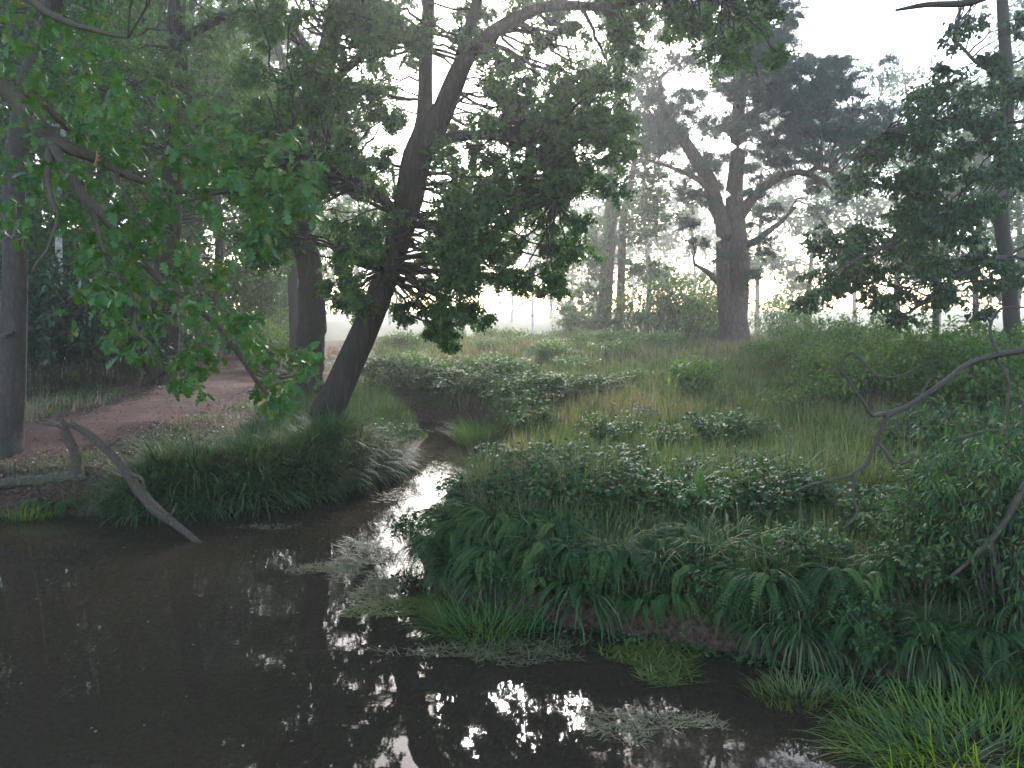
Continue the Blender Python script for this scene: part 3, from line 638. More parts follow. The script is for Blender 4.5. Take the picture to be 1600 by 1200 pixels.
def put(proto, px, d, label, cat, group=None, rz=0, sc=1.0, dx=0):
    o = proto if proto.name not in used else copy_tree(proto)
    used.add(proto.name)
    p = gx(px, d); o.location = (p[0] + dx, p[1], p[2]); o.rotation_euler = (0, 0, rz); o.scale = (sc, sc, sc) if np.isscalar(sc) else sc
    tag(o, label, cat, group)
    return o
WG = 'trees of the wood behind the path'; FG = 'faint trees far off in the mist'
put(bgD, 101, 18.5, 'white-barked birch glimpsed behind the hanging oak leaves on the left', 'tree', None, .4)
put(bgD, 287, 24, 'thin pale birch just right of the dark oak by the path', 'tree', None, 2.0, 1.1)
put(bgD, 322, 27, 'slim pale birch further back to the right of the dark oak', 'tree', None, 4.0, 1.0)
for px, d_, pr, rz, sc, lab in [(-60, 16, bgA, 0, .9, 'leafy tree of the wood cut off by the left edge'), (60, 21, bgC, 1.2, 1.0, 'grey-barked leafy tree behind the evergreen thicket on the left'), (170, 25, bgA, 2.2, 1.0, 'leafy tree behind the thicket, left of the dark oak'),
        (-10, 28, bgA, 3.1, 1.1, 'tall leafy tree far behind the grey trunk at the left edge'), (340, 24, bgB, .8, 1.0, 'low-branched leafy tree right behind the path bend'), (220, 33, bgC, 4.0, 1.1, 'tall grey-barked tree far behind the dark oak'),
        (420, 33, bgB, 5.0, 1.1, 'leafy tree behind the thin forked tree'), (100, 38, bgA, .3, 1.2, 'distant tall leafy tree seen past the white birch'), (310, 42, bgC, 1.9, 1.2, 'distant tall tree closing the wood beyond the path')]:
    put(pr, px, d_, lab, 'tree', WG, rz, sc)
for px, d_, pr, rz, sc, lab in [(392, 44, bgC, .2, 1.0, 'faint grey trunk in the mist beyond the end of the path'), (560, 66, bgC, 2.0, 1.2, 'faint tree in the mist right behind the leaning trunk'), (832, 52, bgD, 3.0, 1.1, 'thin faint birch standing in the brightest mist'), (890, 72, bgB, .9, 1.2, 'faint tree far behind the left side of the slanting grey tree'),
        (1010, 60, bgA, 5.1, 1.1, 'faint tree in the mist between the slanting tree and the pine'), (1260, 48, bgB, 1.7, 1.1, 'faint low-branched tree just right behind the pine'), (1400, 40, bgA, 2.9, .9, 'faint tree behind the left half of the drooping boughs'), (1520, 34, bgB, 3.8, .9, 'hazy tree behind the right half of the drooping boughs'),
        (1640, 28, bgA, 4.7, .9, 'hazy tree cut off by the right edge'), (1180, 70, bgC, 0.1, 1.1, 'faint tall tree straight behind the pine'), (500, 75, bgA, .6, 1.3, 'very faint tall tree far behind the upright oak'), (930, 85, bgC, 4.6, 1.2, 'very faint tall tree straight behind the slanting tree'),
        (1080, 90, bgB, 5.6, 1.4, 'very faint broad tree far left behind the pine'), (1330, 80, bgC, .4, 1.2, 'very faint tall tree under the open white sky right of the pine'), (1460, 62, bgA, 1.4, 1.1, 'faint tall tree far behind the thin sapling on the right'), (1580, 50, bgC, 2.4, 1.0, 'faint tall tree straight behind the slender right tree')]:
    put(pr, px, d_, lab, 'tree', FG, rz, sc)
for k, (px, d_, pr, lab) in enumerate([(470, 108, bgB, 'farthest pale tree seen between the two oaks'), (545, 118, bgA, 'farthest pale tree just left of the leaning trunk'), (610, 104, bgB, 'palest tree in the fog just right of the leaning trunk'), (660, 122, bgC, 'palest tree in the fog left of the bright centre'), (705, 112, bgB, 'palest tree in the bright centre of the fog'), (755, 126, bgA, 'palest tree in the fog above the tuft in the stream'), (800, 110, bgB, 'palest tree in the fog left of the faint birch'), (860, 120, bgC, 'palest tree in the fog right of the faint birch'), (910, 106, bgB, 'palest tree in the fog behind the slanting trunk'), (985, 118, bgA, 'palest tree in the fog behind the thin grey stem')]):
    put(pr, px, d_, lab, 'tree', FG, k * 1.3, 1.25)

# ------------------------------------------------------------------ near oak whose boughs hang in from the left
OAKM = [np_mesh('leaf', *oak_leaf(2, f, c), M['oak_near']) for f, c in ((.25, .15), (.55, .3), (.1, .45), (.35, .05), (.6, .55))]
BROWN = np_mesh('withered_leaf', *oak_leaf(2, .5, .5), M['brown_leaf'])
def near_oak():
    g = np.random.default_rng(301)
    b = np.array([-5.6, 4.6, 0.0]); b[2] = hz(b[0], b[1])
    root = tag(empty('oak_tree', b), 'near oak with big lobed green leaves on boughs hanging in from the left', 'tree')
    tx = np.array([(b[0], b[1], b[2] - .3, .42), (b[0], b[1], b[2] + .4, .28), (b[0] + .1, b[1], b[2] + 1.8, .24), (b[0] + .1, b[1] + .1, b[2] + 3.0, .2), (b[0] - .1, b[1] + .2, b[2] + 5.5, .14), (b[0], b[1] + .1, b[2] + 8, .05)])
    V, F = rough_tube(tx, 40, 14, .05, .1); link('trunk', np_mesh('trunk', sub(V, b), F, M['oak_bark'], True), root)
    st = [b[0] + .1, b[1] + .05, b[2] + 2.7, .12]
    main = np.vstack([[st], pxpath([(-160, 60, 4.6, 17), (-40, 110, 4.8, 15), (15, 140, 4.9, 14), (45, 180, 4.9, 13), (70, 210, 4.9, 12), (105, 228, 4.9, 10), (150, 245, 5.0, 8), (190, 268, 5.0, 6.5), (240, 285, 5.1, 5.5), (300, 300, 5.2, 4.5), (380, 298, 5.3, 3.5), (430, 305, 5.4, 2.6), (480, 325, 5.4, 1.5)])])
    b2 = pxpath([(78, 214, 4.9, 9), (98, 255, 4.8, 8.5), (125, 300, 4.8, 7.5), (150, 330, 4.8, 7), (200, 380, 4.9, 6), (240, 425, 4.9, 5.5), (290, 465, 5.0, 5), (335, 505, 5.0, 4.5), (368, 545, 5.1, 4), (398, 590, 5.1, 3.5), (425, 622, 5.2, 2.5), (470, 650, 5.2, 1.5)])
    b3 = pxpath([(80, 225, 4.9, 6), (76, 270, 4.7, 5), (80, 310, 4.6, 4.5), (92, 345, 4.6, 4), (75, 385, 4.6, 3), (50, 420, 4.6, 2)])
    b4 = pxpath([(180, 262, 5.0, 4), (185, 290, 4.9, 3.4), (205, 320, 4.9, 3), (228, 355, 4.9, 2.2), (235, 385, 4.9, 1.4)])
    b5 = pxpath([(20, 140, 4.9, 5), (60, 160, 5.0, 4.5), (95, 190, 5.1, 4), (110, 205, 5.2, 3), (150, 215, 5.3, 2)])
    b6 = pxpath([(145, 330, 4.8, 4), (170, 400, 4.7, 3.5), (195, 440, 4.7, 3.5), (210, 480, 4.7, 3), (212, 515, 4.7, 2.6), (235, 540, 4.7, 2), (240, 570, 4.7, 1.4)])
    b7 = pxpath([(240, 285, 5.1, 4), (230, 310, 5.0, 3), (262, 315, 5.0, 2.6), (300, 312, 5.0, 2.2), (360, 298, 5.1, 1.8), (420, 300, 5.1, 1.2)])
    b8 = pxpath([(385, 570, 5.1, 3), (415, 585, 5.0, 2.4), (450, 590, 5.0, 2), (490, 575, 5.0, 1.4)])
    b9 = np.vstack([[[b[0] + .1, b[1] + .1, b[2] + 3.1, .09]], pxpath([(-100, -60, 4.5, 12), (0, -40, 4.4, 9), (70, 20, 4.4, 6), (140, 45, 4.5, 4), (200, 60, 4.5, 2)])])
    b10 = pxpath([(290, 465, 5.0, 3), (310, 530, 4.9, 2.4), (300, 575, 4.9, 2), (280, 600, 4.9, 1.2)])
    bs = [main, b2, b3, b4, b5, b6, b7, b8, b9, b10]
    for k, p in enumerate(bs):
        V, F = rough_tube(p, 44, 9, .05, .25, seed=40 + k); link('bough' if k in (0, 1, 8) else 'branch', np_mesh('branch', sub(V, b), F, M['twig_brown'], True), root)
    # sprays: photo box, number of twigs
    boxes = [(0, 0, 200, 110, 20), (0, 90, 150, 200, 10), (110, 110, 230, 200, 7), (90, 160, 360, 280, 38), (300, 190, 500, 330, 34), (380, 260, 525, 340, 14), (0, 250, 110, 370, 12), (100, 290, 330, 400, 26),
             (330, 330, 440, 400, 8), (110, 390, 240, 480, 14), (150, 470, 250, 560, 12), (250, 400, 380, 500, 16), (240, 540, 330, 620, 13), (330, 480, 430, 570, 11), (400, 540, 520, 610, 14), (400, 600, 480, 650, 5), (110, 430, 190, 520, 6),
             (-80, 200, 0, 450, 8), (-100, -220, 330, -20, 40)]
    LPs = np.concatenate([spline(p, 60)[8:] for p in bs])
    tw = Acc(); leaves = []
    for (x0, y0, x1, y1, n) in boxes:
        for _ in range(int(n * 1.5)):
            E = P(g.uniform(x0, x1), g.uniform(y0, y1), g.uniform(4.4, 5.5))
            dv = np.linalg.norm(LPs[:, :3] - E, axis=1); j = int(np.argmin(dv + g.uniform(0, .12, len(dv)))); S = LPs[j, :3]; ln = dv[j] + .05
            mid = (S + E) / 2 + g.normal(0, .12, 3) * ln + np.array([0, 0, .12 * ln])
            t = np.linspace(0, 1, 7)[:, None]; p = (1 - t) ** 2 * S + 2 * t * (1 - t) * mid + t * t * E; p[1:-1] += g.normal(0, .02, (5, 3)) * ln
            tw.add(*tubes(p, np.linspace(min(.006, .004 + .004 * ln), .002, 7), 5))
            dr = unit(E - mid)
            m = g.integers(6, 12)
            for i in range(m):
                u = 1 - (i / m) * min(.6, .22 / ln) if i else 1.0
                q = (1 - u) ** 2 * S + 2 * u * (1 - u) * mid + u * u * E
                ax = dr * .5 + rdirs(1, g)[0] * .9 + np.array([0, 0, -.28]); nr = rdirs(1, g)[0] * .55 + np.array([0, -.25, .8])
                leaves.append((q, unit(ax), nr, g.uniform(.05, .1)))
    link('twigs', tw.mesh('twigs', M['twig_brown'], True), root)['kind'] = 'stuff'
    # the 300 leaves nearest the lens stand singly, the rest together
    def inview(q):
        v = q - np.array([0, 0, CAMZ]); return abs(v[0] / v[1]) < .64 and v[2] / v[1] < .36
    order = sorted(range(len(leaves)), key=lambda i: (not inview(leaves[i][0]), leaves[i][0][1] - 6 * leaves[i][3]))
    for k, i in enumerate(order[:300]):
        q, ax, nr, s = leaves[i]
        X = ax; Z = unit(nr - nr.dot(X) * X); Y = np.cross(Z, X)
        mt = Matrix(((X[0], Y[0], Z[0], 0), (X[1], Y[1], Z[1], 0), (X[2], Y[2], Z[2], 0), (0, 0, 0, 1)))
        o = link('leaf', OAKM[k % 5], root, sub(q, b), mt.to_euler(), (s, s, s))
    acc = Acc(); rest = order[300:]
    which = g.integers(0, 3, len(rest))
    for w, (f, c) in enumerate(((.25, .15), (.5, .35), (.15, .5))):
        T = oak_leaf(2, f, c); idx = [rest[i] for i in range(len(rest)) if which[i] == w]
        acc.add(*place_leaves(T[0], T[1], np.array([leaves[i][0] for i in idx]) - b, np.array([leaves[i][1] for i in idx]), np.array([leaves[i][2] for i in idx]), np.array([leaves[i][3] for i in idx])))
    link('leaves', acc.mesh('leaves', M['oak_near']), root)['kind'] = 'stuff'
    q = P(149, 232, 4.6)
    o = link('withered_leaf', BROWN, root, sub(q, b), (0.2, 1.3, .4), (.09, .09, .09)); o['label'] = 'single withered orange-brown leaf hanging on the bough'
    # overhead canopy of the same tree, above the picture
    cl = pick_clumps([(-400, -500, 420, -260, 26), (-300, -900, 300, -500, 26)], 5.2, g, (60, 110), 1.3)
    lf, br = crown_geo(cl, OAK1, .11, g, twigs=12, per=9, limbs=[spline(tx, 30)[14:], spline(b9, 30)])
    for a_ in (lf, br):
        for v in range(len(a_.V)): a_.V[v] = a_.V[v] - b
    link('branches', br.mesh('branches', M['oak_bark'], True), root); link('crown', lf.mesh('crown', M['oak']), root)
near_oak()

# ------------------------------------------------------------------ tree out of frame on the right, its bare limb reaching in
def right_tree():
    g = np.random.default_rng(311)
    b = np.array([4.4, 4.9, 0]); b[2] = hz(b[0], b[1])
    root = tag(empty('alder_tree', b), 'bare crooked dark limb reaching in from the right edge over the meadow', 'tree')
    tx = np.array([(b[0] + .1, b[1], b[2] - .3, .26), (b[0], b[1], b[2] + .4, .19), (b[0] - .05, b[1], b[2] + 1.4, .17), (b[0] + .15, b[1] + .1, b[2] + 3, .14), (b[0] + .2, b[1] + .3, b[2] + 5.5, .09), (b[0], b[1] + .4, b[2] + 7.5, .03)])
    V, F = rough_tube(tx, 40, 14, .05, .1); link('trunk', np_mesh('trunk', sub(V, b), F, M['dark_bark'], True), root)
    d = 4.9
    st = [b[0], b[1], b[2] + 1.35, .04]
    def pp(rows): return pxpath(rows)
    limb = np.vstack([[st], pp([(1690, 525, d, 6.5), (1600, 545, d, 6), (1555, 555, d, 5.6), (1510, 572, d, 5.4), (1465, 602, d - .05, 5.2), (1420, 632, d - .08, 5), (1384, 652, d - .1, 5), (1376, 678, d - .1, 5), (1368, 700, d - .1, 4.8), (1352, 728, d - .12, 4.4), (1332, 742, d - .14, 3.6), (1300, 750, d - .16, 2.8), (1265, 758, d - .18, 2.2), (1238, 770, d - .2, 1.2)])])
    tw = [pp([(1386, 652, d - .1, 4), (1366, 650, d - .12, 3.4), (1352, 632, d - .14, 2.6), (1338, 612, d - .15, 2.4), (1325, 592, d - .16, 2.2), (1308, 574, d - .17, 1.5)]),
          pp([(1316, 580, d - .16, 1.6), (1318, 562, d - .18, 1.8), (1330, 551, d - .2, 2), (1348, 566, d - .22, 2), (1372, 588, d - .24, 1.8), (1402, 588, d - .26, 1.6), (1432, 575, d - .28, 1.3), (1452, 560, d - .3, .8)]),
          pp([(1373, 690, d - .1, 3), (1384, 705, d - .15, 2.4), (1393, 720, d - .2, 2.2), (1415, 722, d - .24, 1.9), (1432, 714, d - .27, 1.7), (1446, 722, d - .28, 1.2)]),
          pp([(1392, 718, d - .2, 1.8), (1394, 727, d - .2, 1.4), (1398, 734, d - .2, .9)]),
          pp([(1334, 742, d - .14, 2.6), (1331, 762, d - .16, 2.2), (1334, 782, d - .18, 2), (1340, 797, d - .2, 1.9), (1334, 812, d - .22, 1.5), (1316, 826, d - .24, .9)]),
          pp([(1346, 733, d - .12, 1.6), (1349, 745, d - .1, .9)]),
          pp([(1560, 556, d, 2.8), (1550, 530, d + .03, 2.4), (1548, 508, d + .06, 2.2), (1560, 486, d + .08, 2), (1582, 480, d + .1, 1.8), (1640, 482, d + .12, 1.2)]),
          pp([(1556, 560, d, 3), (1568, 578, d - .04, 2.6), (1578, 605, d - .08, 2.2), (1577, 640, d - .1, 1.9), (1571, 690, d - .12, 1)]),
          pp([(1575, 668, d - .11, 1.7), (1545, 672, d - .14, 1.5), (1515, 680, d - .16, 1.3), (1482, 686, d - .18, .7)]),
          pp([(1440, 618, d - .06, 1.6), (1448, 600, d - .02, 1.2), (1462, 585, d, .8)])]
    limb = limb * np.array([1, 1, 1, .75])
    V, F = rough_tube(limb, 90, 9, .13, .35, seed=3); lo = link('limb', np_mesh('limb', sub(V, b), F, M['twig'], True), root)
    for k, p in enumerate(tw):
        V, F = rough_tube(p, 22, 6, .08, .35, seed=90 + k); link('twig', np_mesh('twig', sub(V, b), F, M['twig'], True), lo)
    lp = spline(limb, 80)
    for k, i in enumerate(np.linspace(16, 76, 15).astype(int)):
        q = lp[i, :3]; dv = unit(rdirs(1, g)[0] + np.array([0, 0, -.3])); ln = g.uniform(.03, .13)
        p = np.array([[*q, .0028], [*(q + dv * ln * .5 + g.normal(0, .008, 3)), .002], [*(q + dv * ln + g.normal(0, .012, 3)), .0009]])
        V, F = rough_tube(p, 8, 5, .05); link('spur', np_mesh('spur', sub(V, b), F, M['twig'], True), lo)
    up = np.vstack([[[b[0] + .1, b[1] + .1, b[2] + 3, .07]], pp([(1700, -60, 4.9, 10), (1600, -30, 4.8, 8), (1520, 2, 4.7, 6), (1450, 6, 4.7, 4.2), (1400, 16, 4.7, 2)])])
    V, F = rough_tube(up, 30, 8, .06, .2, seed=4); link('limb', np_mesh('limb', sub(V, b), F, M['twig'], True), root)
    s1 = pp([(1516, -40, 4.7, 3), (1520, -10, 4.7, 3), (1518, 10, 4.7, 3)]); V, F = rough_tube(s1, 8, 6, .05); link('twig', np_mesh('twig', sub(V, b), F, M['twig'], True), root)
    # canopy above the picture
    cl = pick_clumps([(1180, -420, 2000, -160, 24), (1150, -800, 1900, -420, 30)], 5.2, g, (60, 100), 1.4)
    lf, br = crown_geo(cl, ELL, .085, g, twigs=12, per=10, limbs=[spline(tx, 30)[16:]])
    for a_ in (lf, br):
        for v in range(len(a_.V)): a_.V[v] = a_.V[v] - b
    link('branches', br.mesh('branches', M['dark_bark'], True), root); link('crown', lf.mesh('crown', M['birch_leaf']), root)
right_tree()

# ------------------------------------------------------------------ fallen dead branch with its end in the pond
def fallen():
    d = 8.1
    b = G(60, 770)
    THIN = np.array([1, 1, 1, .62]); parts = {}
    root = tag(empty('fallen_branch', b), 'broken dead branch lying on the left bank with its pale limb dipping into the pond', 'dead branch')
    log = pxpath([(-80, 762, 8.0, 16), (0, 755, 8.0, 14), (40, 752, 8.0, 13), (80, 748, 8.05, 12), (115, 746, 8.05, 11), (142, 744, 8.05, 7)])
    stub = pxpath([(122, 752, 8.05, 15), (120, 735, 8.1, 14), (118, 712, 8.15, 13), (110, 690, 8.2, 12), (103, 670, 8.25, 11), (96, 652, 8.3, 6)])
    limb = pxpath([(112, 664, 8.2, 8), (130, 672, 8.15, 9), (150, 690, 8.05, 9.5), (178, 716, 7.95, 10), (200, 742, 7.85, 11), (218, 770, 7.75, 12.5), (242, 795, 7.6, 13), (270, 815, 7.5, 10.5), (295, 835, 7.4, 8.5), (318, 856, 7.3, 6)])
    snag = pxpath([(100, 668, 8.25, 6), (84, 664, 8.3, 4.5), (66, 662, 8.35, 3.5), (52, 657, 8.4, 1.5)])
    snag2 = pxpath([(196, 738, 7.88, 6), (210, 742, 7.8, 5), (222, 750, 7.75, 4.5), (226, 768, 7.72, 3)])
    for n, p, m_, k in (('log', log, 'log_bark', 1), ('stub', stub, 'dead_wood', 2), ('limb', limb, 'dead_wood', 3), ('snag', snag, 'log_bark', 4), ('snag', snag2, 'log_bark', 5), ('snag', pxpath([(160, 700, 8.0, 4), (176, 694, 7.95, 3), (188, 684, 7.9, 1.6)]), 'dead_wood', 6), ('snag', pxpath([(262, 812, 7.52, 4.5), (270, 800, 7.5, 3.2), (276, 786, 7.5, 1.8)]), 'dead_wood', 7), ('snag', pxpath([(30, 752, 8.0, 5), (22, 736, 7.95, 4), (24, 722, 7.9, 2)]), 'log_bark', 8)):
        V, F = rough_tube(p * THIN, 60, 14, .09, .12, seed=k * 7)
        o = link(n, np_mesh(n, sub(V, b), F, M[m_], True), root if n != 'snag' else parts[{4: 'stub', 8: 'log'}.get(k, 'limb')])
        parts[n] = o
fallen()

# ------------------------------------------------------------------ bushes
def blades(g, n, rad, L, w, lean=(.3, 1.1), seg=5, droop=.8):
    """arching blades from a tuft: V, F"""
    a = g.uniform(0, 6.283, n); r = rad * np.sqrt(g.uniform(0, 1, n)); ln = L * g.uniform(.55, 1.15, n); le = g.uniform(*lean, n)
    root = np.stack([np.cos(a) * r, np.sin(a) * r, np.full(n, -.03)], -1)
    ha = a + g.normal(0, .5, n); H = np.stack([np.cos(ha), np.sin(ha), np.zeros(n)], -1)
    s = np.linspace(0, 1, seg)
    th = le[:, None] + droop * s[None] ** 1.5 * (le[:, None] + .35)   # angle from vertical
    dx = np.sin(th) * ln[:, None] / (seg - 1); dz = np.cos(th) * ln[:, None] / (seg - 1)
    X = np.concatenate([np.zeros((n, 1)), np.cumsum(dx[:, 1:], 1)], 1); Z = np.concatenate([np.zeros((n, 1)), np.cumsum(dz[:, 1:], 1)], 1)
    c = root[:, None] + H[:, None] * X[..., None]; c[..., 2] += Z
    side = np.stack([-np.sin(ha), np.cos(ha), np.zeros(n)], -1)
    ww = w * g.uniform(.6, 1.2, n)[:, None] * np.array([.8, 1, .85, .55, .06, .03])[:seg][None] if seg <= 6 else w
    Lf = c - side[:, None] * ww[..., None] / 2; Rt = c + side[:, None] * ww[..., None] / 2
    V = np.stack([Lf, Rt], 2).reshape(-1, 3)
    b_ = (np.arange(n) * seg * 2)[:, None] + (np.arange(seg - 1) * 2)[None]
    F = np.stack([b_, b_ + 1, b_ + 3, b_ + 2], -1).reshape(-1, 4)
    return V, F
UP = [np_mesh('upright_sedge', *blades(np.random.default_rng(660 + i), 90, .14, .75, .009, (.05, .5), 5, .9), M['grass']) for i in range(2)]
def bush(name, seed, rx, h, nst, leaf, tpl, lmat, smat, per=26, droop=.3, arch=.5, trio=False):
    """thing > stems, foliage; leaves along arching stems"""
    g = np.random.default_rng(seed)
    root = empty(name, (0, 0, 0))
    a = g.uniform(0, 6.28, nst); rr = rx * np.sqrt(g.uniform(.05, 1, nst)); hh = h * g.uniform(.55, 1.1, nst)
    S = np.stack([np.cos(a) * rr * .35, np.sin(a) * rr * .35, np.full(nst, -.05)], -1)
    E = np.stack([np.cos(a + g.normal(0, .4, nst)) * rr, np.sin(a) * rr, hh * (1 - arch * g.uniform(.1, 1, nst) * (rr / rx) ** 2)], -1)
    Mi = (S + E) / 2; Mi[:, 2] = hh * g.uniform(.8, 1.2, nst)
    t = np.linspace(0, 1, 7)[None, :, None]
    Pt = (1 - t) ** 2 * S[:, None] + 2 * t * (1 - t) * Mi[:, None] + t * t * E[:, None]
    st = Acc(); st.add(*tubes(Pt, np.broadcast_to(np.linspace(.006, .002, 7), (nst, 7)), 4))
    m = nst * per; ti = np.repeat(np.arange(nst), per); u = g.uniform(.2, 1.05, m)[:, None]
    pos = (1 - u) ** 2 * S[ti] + 2 * u * (1 - u) * Mi[ti] + u * u * E[ti]
    side = rdirs(m, g); pos = pos + side * g.uniform(.01, .09, (m, 1)) * (rx / .6)
    ax = side * 1.0 + unit(E[ti] - Mi[ti]) * .4; ax[:, 2] -= droop * .6
    nr = rdirs(m, g) * .45; nr[:, 2] += 1
    lf = Acc(); sz = leaf * g.uniform(.6, 1.25, m)
    lf.add(*place_leaves(tpl[0], tpl[1], pos, ax, nr, sz))
    if trio:
        X = unit(ax); Y = unit(np.cross(nr, X))
        for s in (1, -1): lf.add(*place_leaves(tpl[0], tpl[1], pos, X * .35 + s * Y, nr, sz * .85))
    link('stems', st.mesh('stems', smat, True), root); link('foliage', lf.mesh('foliage', lmat), root)
    return root
def at(o, x, y, rz, sc, label, cat, group=None, dz=0):
    o.location = (x, y, max(hz(x, y), 0) + dz); o.rotation_euler = (0, 0, rz); o.scale = (sc, sc, sc) if np.isscalar(sc) else sc
    return tag(o, label, cat, group)
def use(proto):
    o = proto if proto.name not in used else copy_tree(proto)
    used.add(proto.name); return o
BR = [bush('bramble_bush', 400 + i, .6, .48, 46, .062, ell_leaf(.36, .25, .2), M['bramble'], M['twig_brown'], 9, trio=True) for i in range(3)]
HO = [bush('dark_bush', 410 + i, 1.2, 2.1, 90, .10, ELL, M['dark_leaf'], M['twig'], 40, arch=.7) for i in range(2)]
LB = [bush('leafy_shrub', 420 + i, .9, 1.0, 60, .075, ELL, M['meadow_leaf'], M['twig_brown'], 30, arch=.6) for i in range(3)]
MP = [bush('meadow_plant', 430 + i, .55, .45, 40, .075, ELL, M['meadow_leaf'], M['twig_brown'], 16, arch=.4) for i in range(3)]
WI = [bush('willow_shrub', 440 + i, .62, 1.15, 40, .085, NARROW, M['bramble'], M['twig_brown'], 34, arch=.35, droop=.6) for i in range(2)]
SE = [bush('bank_bush', 450 + i, .75, .55, 70, .11, ell_leaf(.2, .3, .4), M['bramble'], M['twig_brown'], 22, droop=.8, arch=.9) for i in range(2)]
WS = [bush('wood_shrub', 470 + i, 1.0, 1.3, 80, .085, ELL, M['wood_leaf'], M['twig'], 36, arch=.5) for i in range(2)]
ri = random.Random(5)
# dark evergreen thicket on the left
for k, (px, d_, s, lab) in enumerate([(60, 14.2, 1.0, 'dark evergreen bush right beside the grey trunk at the left edge'), (118, 15.2, 1.15, 'tall dark evergreen bush in the middle of the left thicket'), (175, 14.6, .95, 'dark evergreen bush at the right of the left thicket'), (214, 16.5, 1.0, 'dark evergreen bush just left of the dark oak'), (20, 17.5, 1.2, 'dark evergreen bush half hidden behind the grey trunk')]):
    p = gx(px, d_); at(use(HO[k % 2]), p[0], p[1], ri.uniform(0, 6), s, lab, 'bush', 'evergreen bushes of the left thicket')
# pale shrubs where the path vanishes
for k, (px, d_, s, lab) in enumerate([(300, 19, 1.0, 'pale green shrub beside the path right of the dark oak'), (318, 22, 1.2, 'sunlit pale shrub at the bend of the path'), (392, 20, 1.0, 'pale shrub right of the path end, left of the upright oak'), (425, 17.5, .9, 'leafy shrub at the foot of the upright oak'), (365, 27, 1.3, 'misty pale shrub closing the path'), (445, 24, 1.2, 'misty pale shrub behind the upright oak'), (582, 15.5, .6, 'bright leafy shrub just right of the leaning trunk')]):
    p = gx(px, d_); at(use(LB[k % 3]), p[0], p[1], ri.uniform(0, 6), s, lab, 'shrub')
for k, (px, d_, s_, lab) in enumerate([(35, 19.5, 2.3, 'tall leafy understorey shrub behind the grey trunk'), (105, 22, 2.6, 'tall leafy shrub filling the wood behind the thicket'), (165, 20.5, 2.2, 'tall leafy shrub between the thicket and the dark oak'), (215, 23.5, 2.6, 'tall leafy shrub close behind the dark oak'), (300, 28, 2.4, 'tall hazy shrub beyond the bend of the path'), (410, 29, 2.2, 'tall hazy shrub behind the thin forked tree'), (60, 30, 3.0, 'large hazy shrub deep in the wood at the left'), (190, 31, 3.0, 'large hazy shrub deep in the wood left of the path'), (450, 36, 2.6, 'large hazy shrub far behind the upright oak')]):
    p = gx(px, d_); at(use(WS[k % 2]), p[0], p[1], ri.uniform(0, 6), (s_, s_, s_ * 1.1), lab, 'shrub')
# bushes over the far bend of the stream
DB = [bush('dark_bush', 460 + i, .8, .85, 80, .085, ELL, M['thicket'], M['twig_brown'], 30, droop=.5, arch=.9) for i in range(3)]
for k, (px, d_, s_, lab) in enumerate([(598, 16.4, 1.0, 'dark bush over the stream bend, nearest the leaning trunk'), (640, 15.9, 1.1, 'dark bush hanging over the left end of the stream'), (690, 15.6, 1.15, 'dark bush closing the end of the stream'), (738, 15.2, 1.1, 'dark bush just behind the pale green tuft in the stream'), (790, 14.5, 1.0, 'dark bush right of the pale green tuft in the stream'), (835, 13.7, 1.1, 'dark rounded bush right of the stream bend'), (885, 13.2, 1.0, 'dark low bush between the stream bend and the straw grass'), (935, 13.6, .75, 'small dark bush at the right end of the bushes by the stream bend')]):
    p = gx(px, d_); at(use(DB[k % 3]), p[0], p[1], ri.uniform(0, 6), (s_ * .9, s_ * .9, s_ * ri.uniform(.4, .75)), lab, 'bush', 'dark bushes at the stream bend')
for k, (x, y, s_, lab) in enumerate([(-1.5, 15.75, .75, 'low dark bush on the waterline at the left of the stream end'), (-1.0, 15.3, .8, 'dark bush overhanging the very end of the stream'), (-.5, 14.75, .75, 'dark bush on the waterline behind the pale green tuft'), (-.1, 14.0, .8, 'dark bush on the waterline right behind the pale green tuft'), (.2, 13.2, .85, 'dark bush on the stream bank right of the pale green tuft'), (.35, 12.3, .7, 'low dark bush on the stream bank before the rounded one'), (.3, 11.3, .6, 'low dark bush on the stream bank nearest the straw grass')]):
    at(use(DB[k % 3]), x, y, ri.uniform(0, 6), (s_, s_, s_ * .85), lab, 'bush', 'dark bushes at the stream bend', dz=-.08)
# meadow: leafy plants in the middle and far distance
mg = np.random.default_rng(55)
for k in range(90):
    d_ = 10.5 + 22 * mg.uniform() ** 1.2; px = mg.uniform(570, 1620)
    if d_ < 16 and px < 930: d_ += 6
    if 1090 < px < 1210 and d_ < 22.5 and mg.uniform() < .8: continue
    p = gx(px, d_)
    if pond_sd(np.array([p[0]]), np.array([p[1]]))[0] < .5: continue
    s = mg.uniform(.75, 1.25)
    pr = MP[k % 3]
    at(use(pr), p[0], p[1], mg.uniform(0, 6), (s, s, s * mg.uniform(.7, 1.1)), *(lambda w: ('low meadow plant ' + w, 'plant', 'low meadow plants ' + w))(('far off at the misty edge' if d_ > 25 else 'behind the bushes by the stream bend' if px < 800 else 'left of the slanting grey tree' if px < 950 else 'in front of the slanting grey tree' if px < 1080 else 'round the foot of the pine' if px < 1220 else 'right of the pine before the thicket' if px < 1380 else 'at the right under the drooping boughs') + (', near the straw grass' if d_ < 14 else '')))
